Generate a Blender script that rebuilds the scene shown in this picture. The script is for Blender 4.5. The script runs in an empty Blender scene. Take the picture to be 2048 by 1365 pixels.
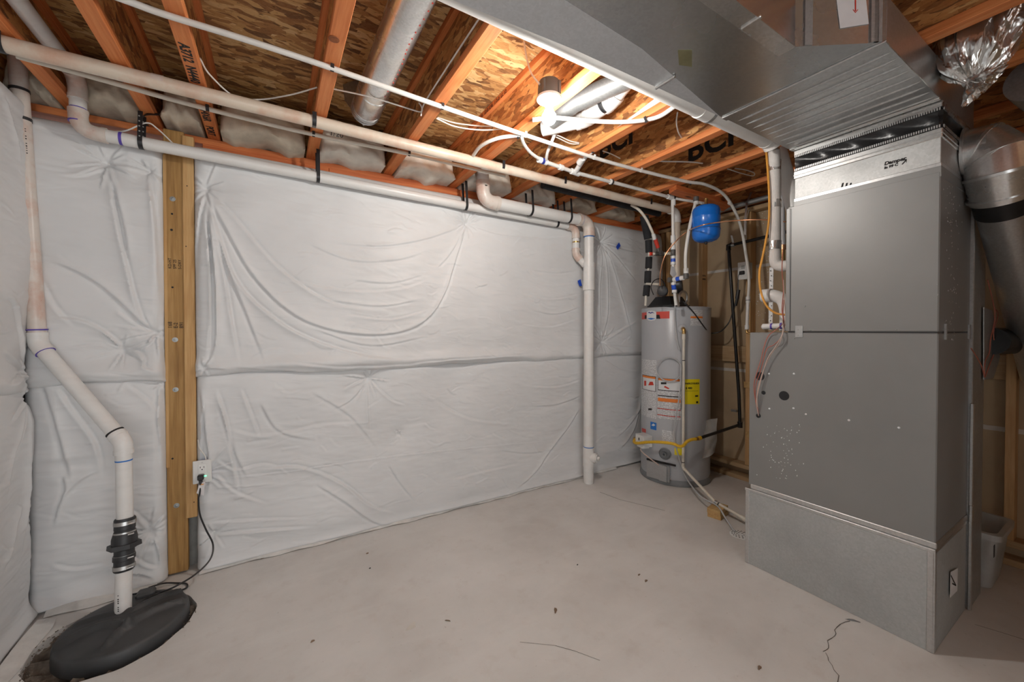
import bpy, bmesh, math, random
import numpy as np
from mathutils import Vector, Matrix

random.seed(7)
RNG = np.random.RandomState(11)
scene = bpy.context.scene
COL = scene.collection

# ------------------------------------------------------------------ camera
FPX, CX, CY = 788.0, 1024.0, 671.5            # focal length and optical axis, in pixels of a 2048x1365 frame
YAW, PITCH = math.radians(31.2), math.radians(0.75)
EYE = np.array([0.0, 0.0, 1.35])
cam_data = bpy.data.cameras.new('camera')
cam_data.sensor_fit = 'HORIZONTAL'; cam_data.sensor_width = 36.0
cam_data.lens = FPX * 36.0 / 2048.0
cam_data.shift_y = -(682.5 - CY) / 2048.0
cam_data.clip_start = 0.02; cam_data.clip_end = 60
cam = bpy.data.objects.new('camera', cam_data)
cam.location = EYE
cam.rotation_euler = (math.pi / 2 - PITCH, 0, -YAW)
COL.objects.link(cam)
scene.camera = cam

# ------------------------------------------------------------------ world, exposure
WORLD_STRENGTH = 2.4
BULB_STRENGTH = 820.0
scene.view_settings.view_transform = 'Standard'
scene.view_settings.look = 'None'
scene.view_settings.exposure = 0.12
scene.view_settings.gamma = 1.0
scene.view_settings.use_curve_mapping = False
world = bpy.data.worlds.new('world'); scene.world = world
world.use_nodes = True
bg = world.node_tree.nodes.get('Background') or world.node_tree.nodes.new('ShaderNodeBackground')
bg.inputs['Color'].default_value = (0.96, 0.985, 1.0, 1)
bg.inputs['Strength'].default_value = WORLD_STRENGTH

# ------------------------------------------------------------------ measuring: a pixel and a plane give a point of the place
_F0 = np.array([math.sin(YAW), math.cos(YAW), 0]); _R = np.array([math.cos(YAW), -math.sin(YAW), 0]); _U0 = np.array([0, 0, 1.0])
_F = _F0 * math.cos(PITCH) - _U0 * math.sin(PITCH); _U = _U0 * math.cos(PITCH) + _F0 * math.sin(PITCH)
def ray(u, v): return _F * FPX + _R * (u - CX) + _U * (CY - v)
def P(u, v, x=None, y=None, z=None):
    d = ray(u, v)
    t = (x - EYE[0]) / d[0] if x is not None else (y - EYE[1]) / d[1] if y is not None else (z - EYE[2]) / d[2]
    return EYE + d * t
def on_cyl(u, v, c, r):
    d = ray(u, v); a = d[0]**2 + d[1]**2; b = -2 * (d[0] * c[0] + d[1] * c[1]); k = c[0]**2 + c[1]**2 - r * r
    D = max(b * b - 4 * a * k, 0.0); t = (-b - math.sqrt(D)) / (2 * a); p = EYE + d * t
    az = math.atan2(p[1] - c[1], p[0] - c[0])
    return (az - 2*math.pi if az > .6 else az), p[2]

# ------------------------------------------------------------------ mesh building
class MB:
    def __init__(s): s.v = []; s.f = []
    def add(s, verts, faces):
        o = len(s.v); s.v.extend([tuple(map(float, p)) for p in verts]); s.f.extend([tuple(i + o for i in f) for f in faces]); return s
    def box(s, lo, hi, b=0.0):
        x0, y0, z0 = [min(a, c) for a, c in zip(lo, hi)]; x1, y1, z1 = [max(a, c) for a, c in zip(lo, hi)]
        if b <= 0:
            return s.add([(x0,y0,z0),(x1,y0,z0),(x1,y1,z0),(x0,y1,z0),(x0,y0,z1),(x1,y0,z1),(x1,y1,z1),(x0,y1,z1)],
                         [(0,3,2,1),(4,5,6,7),(0,1,5,4),(1,2,6,5),(2,3,7,6),(3,0,4,7)])
        b = min(b, (x1-x0)*.45, (y1-y0)*.45, (z1-z0)*.45)
        V = []; idx = {}
        X = (x0, x1); Y = (y0, y1); Z = (z0, z1)
        for i in (0,1):
            for j in (0,1):
                for k in (0,1):
                    sx = b if i == 0 else -b; sy = b if j == 0 else -b; sz = b if k == 0 else -b
                    for ax, p in enumerate(((X[i], Y[j]+sy, Z[k]+sz), (X[i]+sx, Y[j], Z[k]+sz), (X[i]+sx, Y[j]+sy, Z[k]))):
                        idx[(i,j,k,ax)] = len(V); V.append(p)
        Fs = []
        for i in (0,1): Fs.append([idx[(i,0,0,0)],idx[(i,1,0,0)],idx[(i,1,1,0)],idx[(i,0,1,0)]][::(1 if i else -1)])
        for j in (0,1): Fs.append([idx[(0,j,0,1)],idx[(0,j,1,1)],idx[(1,j,1,1)],idx[(1,j,0,1)]][::(1 if j else -1)])
        for k in (0,1): Fs.append([idx[(0,0,k,2)],idx[(1,0,k,2)],idx[(1,1,k,2)],idx[(0,1,k,2)]][::(1 if k else -1)])
        for i in (0,1):
            for j in (0,1):
                Fs.append([idx[(i,j,0,0)],idx[(i,j,0,1)],idx[(i,j,1,1)],idx[(i,j,1,0)]])
        for i in (0,1):
            for k in (0,1):
                Fs.append([idx[(i,0,k,0)],idx[(i,0,k,2)],idx[(i,1,k,2)],idx[(i,1,k,0)]])
        for j in (0,1):
            for k in (0,1):
                Fs.append([idx[(0,j,k,1)],idx[(0,j,k,2)],idx[(1,j,k,2)],idx[(1,j,k,1)]])
        for i in (0,1):
            for j in (0,1):
                for k in (0,1): Fs.append([idx[(i,j,k,0)],idx[(i,j,k,1)],idx[(i,j,k,2)]])
        return s.add(V, Fs)
    def tube(s, pts, r, n=16, caps=True, squash=None):
        pts = [np.array(p, float) for p in pts]; m = len(pts)
        rr = list(r) if hasattr(r, '__len__') else [r] * m
        T = [pts[min(i+1, m-1)] - pts[max(i-1, 0)] for i in range(m)]
        T = [t / (np.linalg.norm(t) + 1e-12) for t in T]
        a = np.array([0, 0, 1.0]) if abs(T[0][2]) < .9 else np.array([1.0, 0, 0])
        nrm = a - T[0] * (a @ T[0]); nrm /= np.linalg.norm(nrm)
        V = []
        for i in range(m):
            nrm = nrm - T[i] * (nrm @ T[i]); nrm /= (np.linalg.norm(nrm) + 1e-12); bi = np.cross(T[i], nrm)
            for k in range(n):
                th = 2 * math.pi * k / n; c, q = math.cos(th), math.sin(th)
                if squash: q *= squash
                V.append(pts[i] + rr[i] * (nrm * c + bi * q))
        Fs = [(i*n+k, i*n+(k+1) % n, (i+1)*n+(k+1) % n, (i+1)*n+k) for i in range(m-1) for k in range(n)]
        if caps:
            Fs.append(tuple(range(n))[::-1]); Fs.append(tuple((m-1)*n+k for k in range(n)))
        return s.add(V, Fs)
    def cyl(s, p, q, r, n=20, r2=None): return s.tube([p, q], [r, r if r2 is None else r2], n)
    def lathe(s, prof, c, axis=(0,0,1), n=32):
        """prof: (radius, height) pairs along axis from c"""
        c = np.array(c, float); ax = np.array(axis, float); ax /= np.linalg.norm(ax)
        a = np.array([1.0,0,0]) if abs(ax[0]) < .9 else np.array([0,1.0,0])
        e1 = a - ax * (a @ ax); e1 /= np.linalg.norm(e1); e2 = np.cross(ax, e1)
        V = []; m = len(prof)
        for (r, h) in prof:
            r = max(r, 1e-5)
            for k in range(n):
                th = 2*math.pi*k/n; V.append(c + ax*h + r*(e1*math.cos(th) + e2*math.sin(th)))
        Fs = [(i*n+k, i*n+(k+1) % n, (i+1)*n+(k+1) % n, (i+1)*n+k) for i in range(m-1) for k in range(n)]
        Fs.append(tuple(range(n))[::-1]); Fs.append(tuple((m-1)*n+k for k in range(n)))
        return s.add(V, Fs)
    def prism(s, poly, ext):
        """planar polygon (3-D points) swept along vector ext"""
        poly = [np.array(p, float) for p in poly]; ext = np.array(ext, float); n = len(poly)
        V = poly + [p + ext for p in poly]
        Fs = [tuple(range(n))[::-1], tuple(range(n, 2*n))] + [(i, (i+1) % n, n+(i+1) % n, n+i) for i in range(n)]
        return s.add(V, Fs)
    def ribbon(s, pts, wdir, w, t):
        """strap: polyline pts, width w along wdir, thickness t"""
        pts = [np.array(p, float) for p in pts]; wd = np.array(wdir, float); wd /= np.linalg.norm(wd); m = len(pts); V = []
        for i in range(m):
            tg = pts[min(i+1, m-1)] - pts[max(i-1, 0)]; nn = np.cross(tg, wd); nn /= (np.linalg.norm(nn) + 1e-12)
            for a, b in ((-1,-1),(1,-1),(1,1),(-1,1)): V.append(pts[i] + wd*w/2*a + nn*t/2*b)
        Fs = [(i*4+k, i*4+(k+1) % 4, (i+1)*4+(k+1) % 4, (i+1)*4+k) for i in range(m-1) for k in range(4)]
        Fs += [(3,2,1,0), tuple((m-1)*4+k for k in range(4))]
        return s.add(V, Fs)
    def grid(s, pts):
        """pts: array [i][j][3]"""
        A = np.asarray(pts); ni, nj = A.shape[:2]; o = len(s.v)
        s.v.extend(map(tuple, A.reshape(-1, 3).tolist()))
        s.f.extend([(o+i*nj+j, o+(i+1)*nj+j, o+(i+1)*nj+j+1, o+i*nj+j+1) for i in range(ni-1) for j in range(nj-1)])
        return s

def smooth_path(pts, n=8):
    """Catmull-Rom through pts"""
    p = [np.array(q, float) for q in pts]; p = [2*p[0]-p[1]] + p + [2*p[-1]-p[-2]]; out = []
    for i in range(1, len(p)-2):
        for k in range(n):
            t = k/n
            out.append(.5*((2*p[i]) + (-p[i-1]+p[i+1])*t + (2*p[i-1]-5*p[i]+4*p[i+1]-p[i+2])*t*t + (-p[i-1]+3*p[i]-3*p[i+1]+p[i+2])*t**3))
    out.append(p[-2]); return out

def root_loc(o):
    while o.parent is not None: o = o.parent
    return np.array(o.location)
def obj(name, mb, material, parent=None, angle=35, smooth=True, kind=None, label=None):
    me = bpy.data.meshes.new(name)
    off = root_loc(parent) if parent is not None else np.zeros(3)
    V = np.array(mb.v) - off
    me.from_pydata(V.tolist(), [], mb.f); me.update()
    bm = bmesh.new(); bm.from_mesh(me); bmesh.ops.recalc_face_normals(bm, faces=bm.faces); bm.to_mesh(me); bm.free()
    if smooth:
        me.polygons.foreach_set('use_smooth', [True] * len(me.polygons))
        me.set_sharp_from_angle(angle=math.radians(angle))
    if material is not None: me.materials.append(material)
    o = bpy.data.objects.new(name, me); COL.objects.link(o)
    if parent is not None: o.parent = parent
    if kind: o['kind'] = kind
    if label: o['label'] = label
    return o
def tag(o, label, cat, group=None):
    o['label'] = label; o['category'] = cat
    if group: o['group'] = group
    return o
def thing(name, label, cat, loc=(0,0,0), group=None):
    o = bpy.data.objects.new(name, None); o.empty_display_size = .05
    COL.objects.link(o); o.location = [float(a) for a in loc]
    return tag(o, label, cat, group)
def struct(name, mb, m, parent=None, **k):
    o = obj(name, mb, m, parent, **k)
    if parent is None: o['kind'] = 'structure'
    return o
def share(o, name, parent, delta):
    """a copy of a part that shares its mesh, moved by delta"""
    c = bpy.data.objects.new(name, o.data); COL.objects.link(c); c.parent = parent
    c.location = [float(a + b) for a, b in zip(o.location, delta)]
    return c
def lettering(s, size, origin, xd, yd, m, parent, name='lettering', shear=0.0, ext=.0005, bold=0.0):
    cu = bpy.data.curves.new('txt', 'FONT'); cu.body = s; cu.size = size; cu.extrude = ext; cu.shear = shear; cu.resolution_u = 3; cu.offset = bold
    t = bpy.data.objects.new('txt', cu); COL.objects.link(t)
    bpy.context.view_layer.update()
    me = bpy.data.meshes.new_from_object(t.evaluated_get(bpy.context.evaluated_depsgraph_get()))
    bpy.data.objects.remove(t)
    xd = np.array(xd, float); xd /= np.linalg.norm(xd); yd = np.array(yd, float); yd -= xd * (xd @ yd); yd /= np.linalg.norm(yd)
    zd = np.cross(xd, yd); off = root_loc(parent)
    V = [np.array(origin) + xd*v.co[0] + yd*v.co[1] + zd*v.co[2] - off for v in me.vertices]
    m2 = bpy.data.meshes.new(name); m2.from_pydata([tuple(map(float, v)) for v in V], [], [tuple(p.vertices) for p in me.polygons]); m2.update()
    bpy.data.meshes.remove(me)
    m2.materials.append(m)
    o = bpy.data.objects.new(name, m2); COL.objects.link(o); o.parent = parent
    return o

# ------------------------------------------------------------------ materials
def _mat(name):
    m = bpy.data.materials.new(name); m.use_nodes = True; nt = m.node_tree
    return m, nt, nt.nodes['Principled BSDF']
def _n(nt, typ, **kw):
    nd = nt.nodes.new('ShaderNode' + typ)
    for k, v in kw.items():
        if k in nd.inputs: nd.inputs[k].default_value = v
        else: setattr(nd, k, v)
    return nd
def _coords(nt, scale=(1,1,1), rot=(0,0,0)):
    tc = _n(nt, 'TexCoord'); mp = _n(nt, 'Mapping'); mp.inputs['Scale'].default_value = scale; mp.inputs['Rotation'].default_value = rot
    nt.links.new(tc.outputs['Object'], mp.inputs['Vector']); return mp.outputs['Vector']
def _ramp(nt, fac, stops):
    r = _n(nt, 'ValToRGB'); nt.links.new(fac, r.inputs['Fac']); e = r.color_ramp.elements
    while len(e) < len(stops): e.new(.5)
    for i, (p, c) in enumerate(stops): e[i].position = p; e[i].color = (*c, 1) if len(c) == 3 else c
    return r.outputs['Color']
def _mix(nt, fac, a, b, blend='MIX'):
    m = nt.nodes.new('ShaderNodeMix'); m.data_type = 'RGBA'; m.blend_type = blend
    for sock, val in ((m.inputs['Factor'], fac), (m.inputs['A'], a), (m.inputs['B'], b)):
        pass
    ins = [i for i in m.inputs if i.enabled]
    fi = [i for i in m.inputs if i.name == 'Factor' and i.type == 'VALUE'][0]
    ai = [i for i in m.inputs if i.name == 'A' and i.type == 'RGBA'][0]; bi = [i for i in m.inputs if i.name == 'B' and i.type == 'RGBA'][0]
    for sock, val in ((fi, fac), (ai, a), (bi, b)):
        if hasattr(val, 'is_output'): nt.links.new(val, sock)
        elif sock is fi: sock.default_value = val
        else: sock.default_value = (*val, 1) if len(val) == 3 else val
    return [o for o in m.outputs if o.type == 'RGBA'][0]
def _noise(nt, vec, scale, detail=4, rough=.55, dist=0.0):
    n = _n(nt, 'TexNoise', Scale=scale, Detail=detail, Roughness=rough, Distortion=dist); nt.links.new(vec, n.inputs['Vector']); return n.outputs['Fac']
def _bump(nt, bsdf, h, strength=.3, dist=.01):
    b = _n(nt, 'Bump', Strength=strength, Distance=dist); nt.links.new(h, b.inputs['Height']); nt.links.new(b.outputs['Normal'], bsdf.inputs['Normal'])
def plain(name, c, rough=.5, metal=0.0, var=.12, scale=12, bump=0.0, spec=.5, bscale=None):
    m, nt, b = _mat(name); v = _coords(nt)
    f = _noise(nt, v, scale)
    lo = tuple(max(0, x*(1-var)) for x in c); hi = tuple(min(1, x*(1+var)) for x in c)
    nt.links.new(_ramp(nt, f, [(.3, lo), (.7, hi)]), b.inputs['Base Color'])
    b.inputs['Roughness'].default_value = rough; b.inputs['Metallic'].default_value = metal
    b.inputs['Specular IOR Level'].default_value = spec
    if bump: _bump(nt, b, _noise(nt, v, bscale or scale*6), bump, .004)
    return m
def lumber(name, axis, dark, mid, light, knots=True, rough=.65):
    """sawn timber with its grain along axis 0/1/2"""
    m, nt, b = _mat(name)
    sc = [26.0, 26.0, 26.0]; sc[axis] = 1.3
    v = _coords(nt, sc)
    f = _noise(nt, v, 1.0, 5, .6, .6)
    fine = _noise(nt, _coords(nt, [x*5 for x in sc]), 1.0, 2)
    col = _ramp(nt, f, [(.32, dark), (.5, mid), (.68, light)])
    col = _mix(nt, .25, col, _ramp(nt, fine, [(.35, dark), (.65, light)]), 'MIX')
    big = _noise(nt, _coords(nt), 3.0, 3)
    col = _mix(nt, _ramp(nt, big, [(.45, (0,0,0)), (.75, (.5,.5,.5))]), col, dark)
    if knots:
        kc = [7.0, 7.0, 7.0]; kc[axis] = 2.2
        vo = _n(nt, 'TexVoronoi', Scale=1.0, Randomness=1.0); nt.links.new(_coords(nt, kc), vo.inputs['Vector'])
        k = _ramp(nt, vo.outputs['Distance'], [(.05, (1,1,1)), (.11, (0,0,0))])
        col = _mix(nt, k, col, tuple(x*.35 for x in dark))
    nt.links.new(col, b.inputs['Base Color']); b.inputs['Roughness'].default_value = rough
    _bump(nt, b, f, .15, .003)
    return m
def osb(name, tones, axis_rot=(0,0,0), plane='XY'):
    """pressed strands: stretched cells in two directions"""
    m, nt, b = _mat(name)
    tc = _n(nt, 'TexCoord')
    wn = _n(nt, 'TexNoise', Scale=6.0, Detail=2.0); nt.links.new(tc.outputs['Object'], wn.inputs['Vector'])
    cols = []; hs = []
    long_, wide = 13.0, 42.0
    for ang, off in ((.25, 0), (-.55, 3.1), (1.0, 7.7)):
        mp = _n(nt, 'Mapping'); mp.inputs['Location'].default_value = (off, off*.7, off*.3)
        if plane == 'XY': mp.inputs['Rotation'].default_value = (0,0,ang); mp.inputs['Scale'].default_value = (long_, wide, 20)
        else: mp.inputs['Rotation'].default_value = (ang,0,0); mp.inputs['Scale'].default_value = (20, long_, wide)
        ad = _n(nt, 'VectorMath', operation='MULTIPLY_ADD'); nt.links.new(wn.outputs['Color'], ad.inputs[0]); ad.inputs[1].default_value = (.05,.05,.05); nt.links.new(tc.outputs['Object'], ad.inputs[2])
        nt.links.new(ad.outputs[0], mp.inputs['Vector'])
        vo = _n(nt, 'TexVoronoi', Scale=1.0, Randomness=1.0); nt.links.new(mp.outputs['Vector'], vo.inputs['Vector'])
        sep = _n(nt, 'SeparateColor'); nt.links.new(vo.outputs['Color'], sep.inputs[0])
        cols.append((_ramp(nt, sep.outputs[0], tones), vo.outputs['Distance'], sep.outputs[1]))
    mask1 = _ramp(nt, cols[1][2], [(.52, (0,0,0)), (.56, (1,1,1))]); mask2 = _ramp(nt, cols[2][2], [(.72, (0,0,0)), (.76, (1,1,1))])
    c = _mix(nt, mask1, cols[0][0], cols[1][0]); c = _mix(nt, mask2, c, cols[2][0])
    g = _noise(nt, _coords(nt, (60,220,60) if plane == 'XY' else (60,60,220)), 1.0, 3)
    c = _mix(nt, .16, c, _ramp(nt, g, [(.3, tones[0][1]), (.7, tones[-1][1])]), 'MIX')
    fl = _noise(nt, _coords(nt, (30,90,30) if plane == 'XY' else (30,30,90)), 1.0, 3, .6, .4)
    c = _mix(nt, _ramp(nt, fl, [(.62, (0,0,0)), (.68, (.75,.75,.75))]), c, tuple(x*.6 for x in tones[0][1]))
    nt.links.new(c, b.inputs['Base Color']); b.inputs['Roughness'].default_value = .7
    _bump(nt, b, cols[0][1], .35, .003)
    return m
def stained_pvc(name, c, stain, amount=.5, rough=.35):
    m, nt, b = _mat(name); v = _coords(nt)
    f = _noise(nt, v, 5.0, 6, .65); s = _ramp(nt, f, [(.55 - .12*amount, (0,0,0)), (.70, (amount, amount, amount))])
    g = _noise(nt, _coords(nt, (3,30,30)), 1.0, 4)
    base = _mix(nt, _ramp(nt, g, [(.4, (0,0,0)), (.8, (.35,.35,.35))]), c, tuple(x*.8 for x in c))
    col = _mix(nt, s, base, stain)
    d = _noise(nt, v, 40.0, 4, .7); col = _mix(nt, _ramp(nt, d, [(.70, (0,0,0)), (.76, (.5*amount,)*3)]), col, (stain[0]*.6, stain[1]*.35, stain[2]*.35))
    nt.links.new(col, b.inputs['Base Color']); b.inputs['Roughness'].default_value = rough
    return m
def galvanised(name, c=(.60,.61,.61), rough=.32, spangle=.07, metal=.9):
    m, nt, b = _mat(name); v = _coords(nt)
    vo = _n(nt, 'TexVoronoi', Scale=130.0, Randomness=1.0); nt.links.new(v, vo.inputs['Vector'])
    sep = _n(nt, 'SeparateColor'); nt.links.new(vo.outputs['Color'], sep.inputs[0])
    big = _noise(nt, v, 3.0, 4)
    col = _ramp(nt, sep.outputs[0], [(0, tuple(x*(1-spangle) for x in c)), (1, tuple(min(1, x*(1+spangle)) for x in c))])
    col = _mix(nt, _ramp(nt, big, [(.4, (0,0,0)), (.75, (.5,.5,.5))]), col, tuple(x*.75 for x in c))
    nt.links.new(col, b.inputs['Base Color']); b.inputs['Metallic'].default_value = metal
    r = _n(nt, 'MapRange'); nt.links.new(big, r.inputs['Value']); r.inputs['To Min'].default_value = rough*.7; r.inputs['To Max'].default_value = rough*1.4
    nt.links.new(r.outputs['Result'], b.inputs['Roughness'])
    _bump(nt, b, _noise(nt, v, 2.2, 2), .10, .03)
    return m
def emission(name, c, s):
    m = bpy.data.materials.new(name); m.use_nodes = True; nt = m.node_tree; nt.nodes.clear()
    e = _n(nt, 'Emission', Strength=s); e.inputs['Color'].default_value = (*c, 1); o = _n(nt, 'OutputMaterial'); nt.links.new(e.outputs[0], o.inputs['Surface']); return m
def print_lines(name, paper, ink, rows=120.0, words=60.0):
    """a label covered with lines of small print"""
    m, nt, b = _mat(name)
    v = _coords(nt, (words, words, rows))
    w = _n(nt, 'TexWave', wave_type='BANDS', bands_direction='Z', Scale=.32, Distortion=0.0); nt.links.new(v, w.inputs['Vector'])
    rowm = _ramp(nt, w.outputs['Fac'], [(.55, (0,0,0)), (.65, (1,1,1))])
    nz = _noise(nt, v, 1.3, 1); wd = _ramp(nt, nz, [(.42, (0,0,0)), (.5, (1,1,1))])
    f = _mix(nt, 1.0, rowm, wd, 'MULTIPLY')
    sep = _mix(nt, .75, (0,0,0), f)
    nt.links.new(_mix(nt, sep, paper, ink), b.inputs['Base Color']); b.inputs['Roughness'].default_value = .4
    return m

M = {}
def make_concrete():
    m, nt, b = _mat('concrete'); v = _coords(nt)
    a = _noise(nt, v, 1.6, 6, .6); c = _noise(nt, v, 9.0, 5, .65); d = _noise(nt, v, 60, 3)
    col = _ramp(nt, a, [(.3, (.575,.55,.525)), (.5, (.655,.635,.61)), (.7, (.72,.70,.68))])
    col = _mix(nt, _ramp(nt, c, [(.55, (0,0,0)), (.75, (.45,.45,.45))]), col, (.54,.49,.45))
    col = _mix(nt, _ramp(nt, d, [(.68, (0,0,0)), (.74, (.35,.35,.35))]), col, (.36,.31,.27))
    sw = _noise(nt, _coords(nt, (1.2,4,1), (0,0,.5)), 1.2, 5, .6, 1.2)
    col = _mix(nt, _ramp(nt, sw, [(.5, (0,0,0)), (.72, (.35,.35,.35))]), col, (.76,.745,.72))
    nt.links.new(col, b.inputs['Base Color']); b.inputs['Roughness'].default_value = .62
    _bump(nt, b, _noise(nt, v, 14, 6), .12, .01)
    return m
def make_blanket():
    m, nt, b = _mat('white vinyl blanket'); v = _coords(nt)
    a = _noise(nt, v, 2.0, 4)
    nt.links.new(_ramp(nt, a, [(.3, (.66,.665,.67)), (.7, (.74,.745,.75))]), b.inputs['Base Color'])
    b.inputs['Roughness'].default_value = .48; b.inputs['Specular IOR Level'].default_value = .35
    w1 = _noise(nt, _coords(nt, (4, 4, 11)), 1.0, 2, .5, .8)
    _bump(nt, b, w1, .38, .02)
    return m
M['concrete'] = make_concrete(); M['blanket'] = make_blanket()
M['foundation'] = plain('foundation wall', (.30,.29,.27), .8, var=.2, bump=.3)
OSB_T = [(0, (.13,.047,.014)), (.22, (.31,.125,.036)), (.5, (.55,.285,.095)), (.8, (.72,.44,.175)), (1, (.84,.60,.30))]
M['osb'] = osb('oriented strand board subfloor', OSB_T, plane='XY')
M['osb_web'] = osb('oriented strand board web', [(0, (.16,.05,.013)), (.3, (.41,.145,.038)), (.65, (.63,.26,.075)), (1, (.78,.43,.16))], plane='YZ')
M['fl_orange'] = lumber('orange joist flange', 1, (.50,.125,.028), (.74,.235,.068), (.80,.345,.13))
M['sill_orange'] = lumber('orange sill timber', 0, (.42,.085,.02), (.62,.16,.042), (.70,.24,.075))
M['post_wood'] = lumber('honey post timber', 2, (.235,.115,.03), (.40,.22,.065), (.50,.30,.11))
M['post_pale'] = lumber('pale stud timber', 2, (.40,.21,.07), (.56,.33,.13), (.64,.42,.19))
M['stud'] = lumber('stud timber', 2, (.42,.24,.10), (.60,.37,.17), (.68,.46,.25))
M['plate'] = lumber('plate timber', 1, (.34,.21,.10), (.48,.32,.17), (.56,.40,.24))
M['block'] = lumber('block timber', 0, (.42,.25,.09), (.56,.36,.15), (.62,.43,.20), knots=False)
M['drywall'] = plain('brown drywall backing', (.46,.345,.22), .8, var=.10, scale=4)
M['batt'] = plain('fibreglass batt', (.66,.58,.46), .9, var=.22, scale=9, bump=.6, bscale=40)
M['batt_face'] = plain('pale batt facing', (.78,.73,.64), .55, var=.14, scale=10, bump=.4, bscale=30)
M['pvc'] = stained_pvc('white pvc', (.76,.75,.73), (.62,.45,.38), .2)
M['pvc_pink'] = stained_pvc('primer stained pvc', (.70,.63,.57), (.55,.25,.16), .85)
M['pvc_tan'] = stained_pvc('tan tinted pvc', (.70,.60,.49), (.58,.28,.17), .65)
M['cpvc'] = plain('cream cpvc', (.70,.65,.56), .35, var=.06)
M['pex'] = plain('white pex', (.72,.70,.66), .35, var=.05)
M['cable'] = plain('white cable', (.74,.71,.66), .4, var=.05)
M['black'] = plain('black plastic', (.018,.018,.02), .38, var=.2)
M['foam'] = plain('black foam', (.022,.023,.026), .85, var=.3, bump=.3)
M['rubber'] = plain('black rubber', (.03,.03,.032), .45, var=.2)
M['iron'] = plain('black iron pipe', (.022,.021,.021), .35, var=.3, metal=.3)
M['ink'] = plain('black ink', (.012,.010,.010), .7)
M['galv'] = galvanised('galvanised steel')
M['galv_dull'] = galvanised('dull galvanised steel', (.42,.43,.43), .42, .10, .75)
M['galv_bright'] = galvanised('bright galvanised steel', (.70,.70,.69), .26, .08)
M['steel'] = plain('steel', (.55,.55,.54), .3, metal=.95, var=.1)
M['brass'] = plain('brass', (.55,.36,.14), .3, metal=.9, var=.1)
M['copper'] = plain('copper', (.62,.30,.16), .3, metal=.85, var=.15)
M['pipe_blue'] = plain('blue label', (.02,.09,.55), .4)
M['pipe_red'] = plain('red label', (.60,.04,.02), .4)
M['cabinet'] = plain('grey painted cabinet', (.245,.245,.24), .42, var=.05, scale=3, metal=.25)
M['heater'] = plain('grey heater enamel', (.44,.455,.48), .30, var=.03, scale=3)
M['heater_dark'] = plain('dark heater base', (.20,.21,.22), .45, var=.15)
M['tank_blue'] = plain('blue enamel', (.012,.16,.62), .22, var=.05)
M['white_plastic'] = plain('white plastic', (.74,.74,.72), .35, var=.03)
M['grey_plastic'] = plain('grey plastic', (.42,.42,.40), .45, var=.06)
M['porcelain'] = plain('white porcelain', (.80,.80,.78), .25, var=.02)
M['box_grey'] = plain('dark grey box', (.10,.095,.09), .5, var=.1)
M['yellow'] = plain('yellow gas hose', (.72,.43,.02), .35, var=.06)
M['orange_wire'] = plain('orange line', (.70,.32,.05), .4)
M['red_wire'] = plain('red wire', (.42,.13,.09), .45)
M['pale_wire'] = plain('pale wire', (.55,.42,.36), .45)
M['paper'] = plain('paper', (.68,.66,.66), .6, var=.06)
M['lid'] = plain('black basin lid', (.048,.049,.051), .5, var=.35, scale=5, bump=.15)
M['dirt'] = plain('dirt', (.15,.12,.095), .95, var=.5, scale=30, bump=.9, bscale=60)
M['chip'] = plain('brown chip', (.22,.15,.10), .9, var=.3)
M['label_print'] = print_lines('small print label', (.68,.69,.70), (.16,.16,.17))
M['label_white'] = plain('white label', (.72,.73,.74), .4, var=.02)
M['label_yellow'] = plain('yellow label', (.85,.70,.01), .45, var=.02)
M['label_orange'] = plain('orange band', (.80,.22,.03), .45, var=.02)
M['label_red'] = plain('red band', (.62,.075,.055), .4, var=.03)
M['label_blue'] = plain('blue sticker', (.02,.17,.55), .4, var=.02)
M['tape_white'] = plain('white seam tape', (.62,.59,.54), .7)
M['blue_tape'] = plain('blue tape', (.015,.07,.48), .5)
M['wrap'] = plain('white pipe wrap', (.68,.65,.62), .6, var=.08, bump=.5, bscale=220)
M['purple'] = plain('purple primer', (.10,.06,.40), .5)
M['canvas'] = plain('black duct canvas', (.014,.014,.015), .30, var=.3, bump=.4, bscale=14)
M['led'] = emission('green led', (.15, 1, .45), 2.5)
M['bulb'] = emission('lit bulb', (1.0, .965, .91), BULB_STRENGTH)
def make_foil():
    m, nt, b = _mat('crinkled foil'); v = _coords(nt)
    nt.links.new(_ramp(nt, _noise(nt, v, 6, 3), [(.3, (.55,.53,.50)), (.7, (.82,.81,.79))]), b.inputs['Base Color'])
    b.inputs['Metallic'].default_value = .95; b.inputs['Roughness'].default_value = .22
    _bump(nt, b, _noise(nt, _coords(nt, (16,16,7)), 1, 3, .55, .4), .55, .03); return m
M['foil'] = make_foil()
def make_clear(name, c, alpha, rough=.25):
    m, nt, b = _mat(name)
    nt.links.new(_ramp(nt, _noise(nt, _coords(nt), 14, 4), [(.3, tuple(x*.85 for x in c)), (.7, c)]), b.inputs['Base Color'])
    b.inputs['Roughness'].default_value = rough; b.inputs['Alpha'].default_value = alpha; return m
M['bag'] = make_clear('clear plastic bag', (.72,.71,.68), .38, .2)
M['tote'] = make_clear('frosted tote plastic', (.62,.63,.62), .62, .4)
M['hose'] = plain('clear grey hose', (.46,.47,.48), .25, var=.05)
M['label_blue_d'] = plain('navy print', (.02,.03,.20), .5)
M['label_olive'] = plain('olive print', (.35,.28,.01), .5)
M['steel_door'] = galvanised('burner door steel', (.50,.51,.52), .38, .05, .8)
M['yellow_faint'] = plain('yellow marker', (.42,.41,.24), .3, metal=.85)
M['grey_pipe'] = plain('grey pipe', (.42,.42,.43), .45)
M['galv_trunk'] = galvanised('trunk steel', (.58,.59,.59), .24, .06)
M['pan'] = galvanised('pale trunk pan', (.60,.615,.63), .5, .05, .35)
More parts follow.
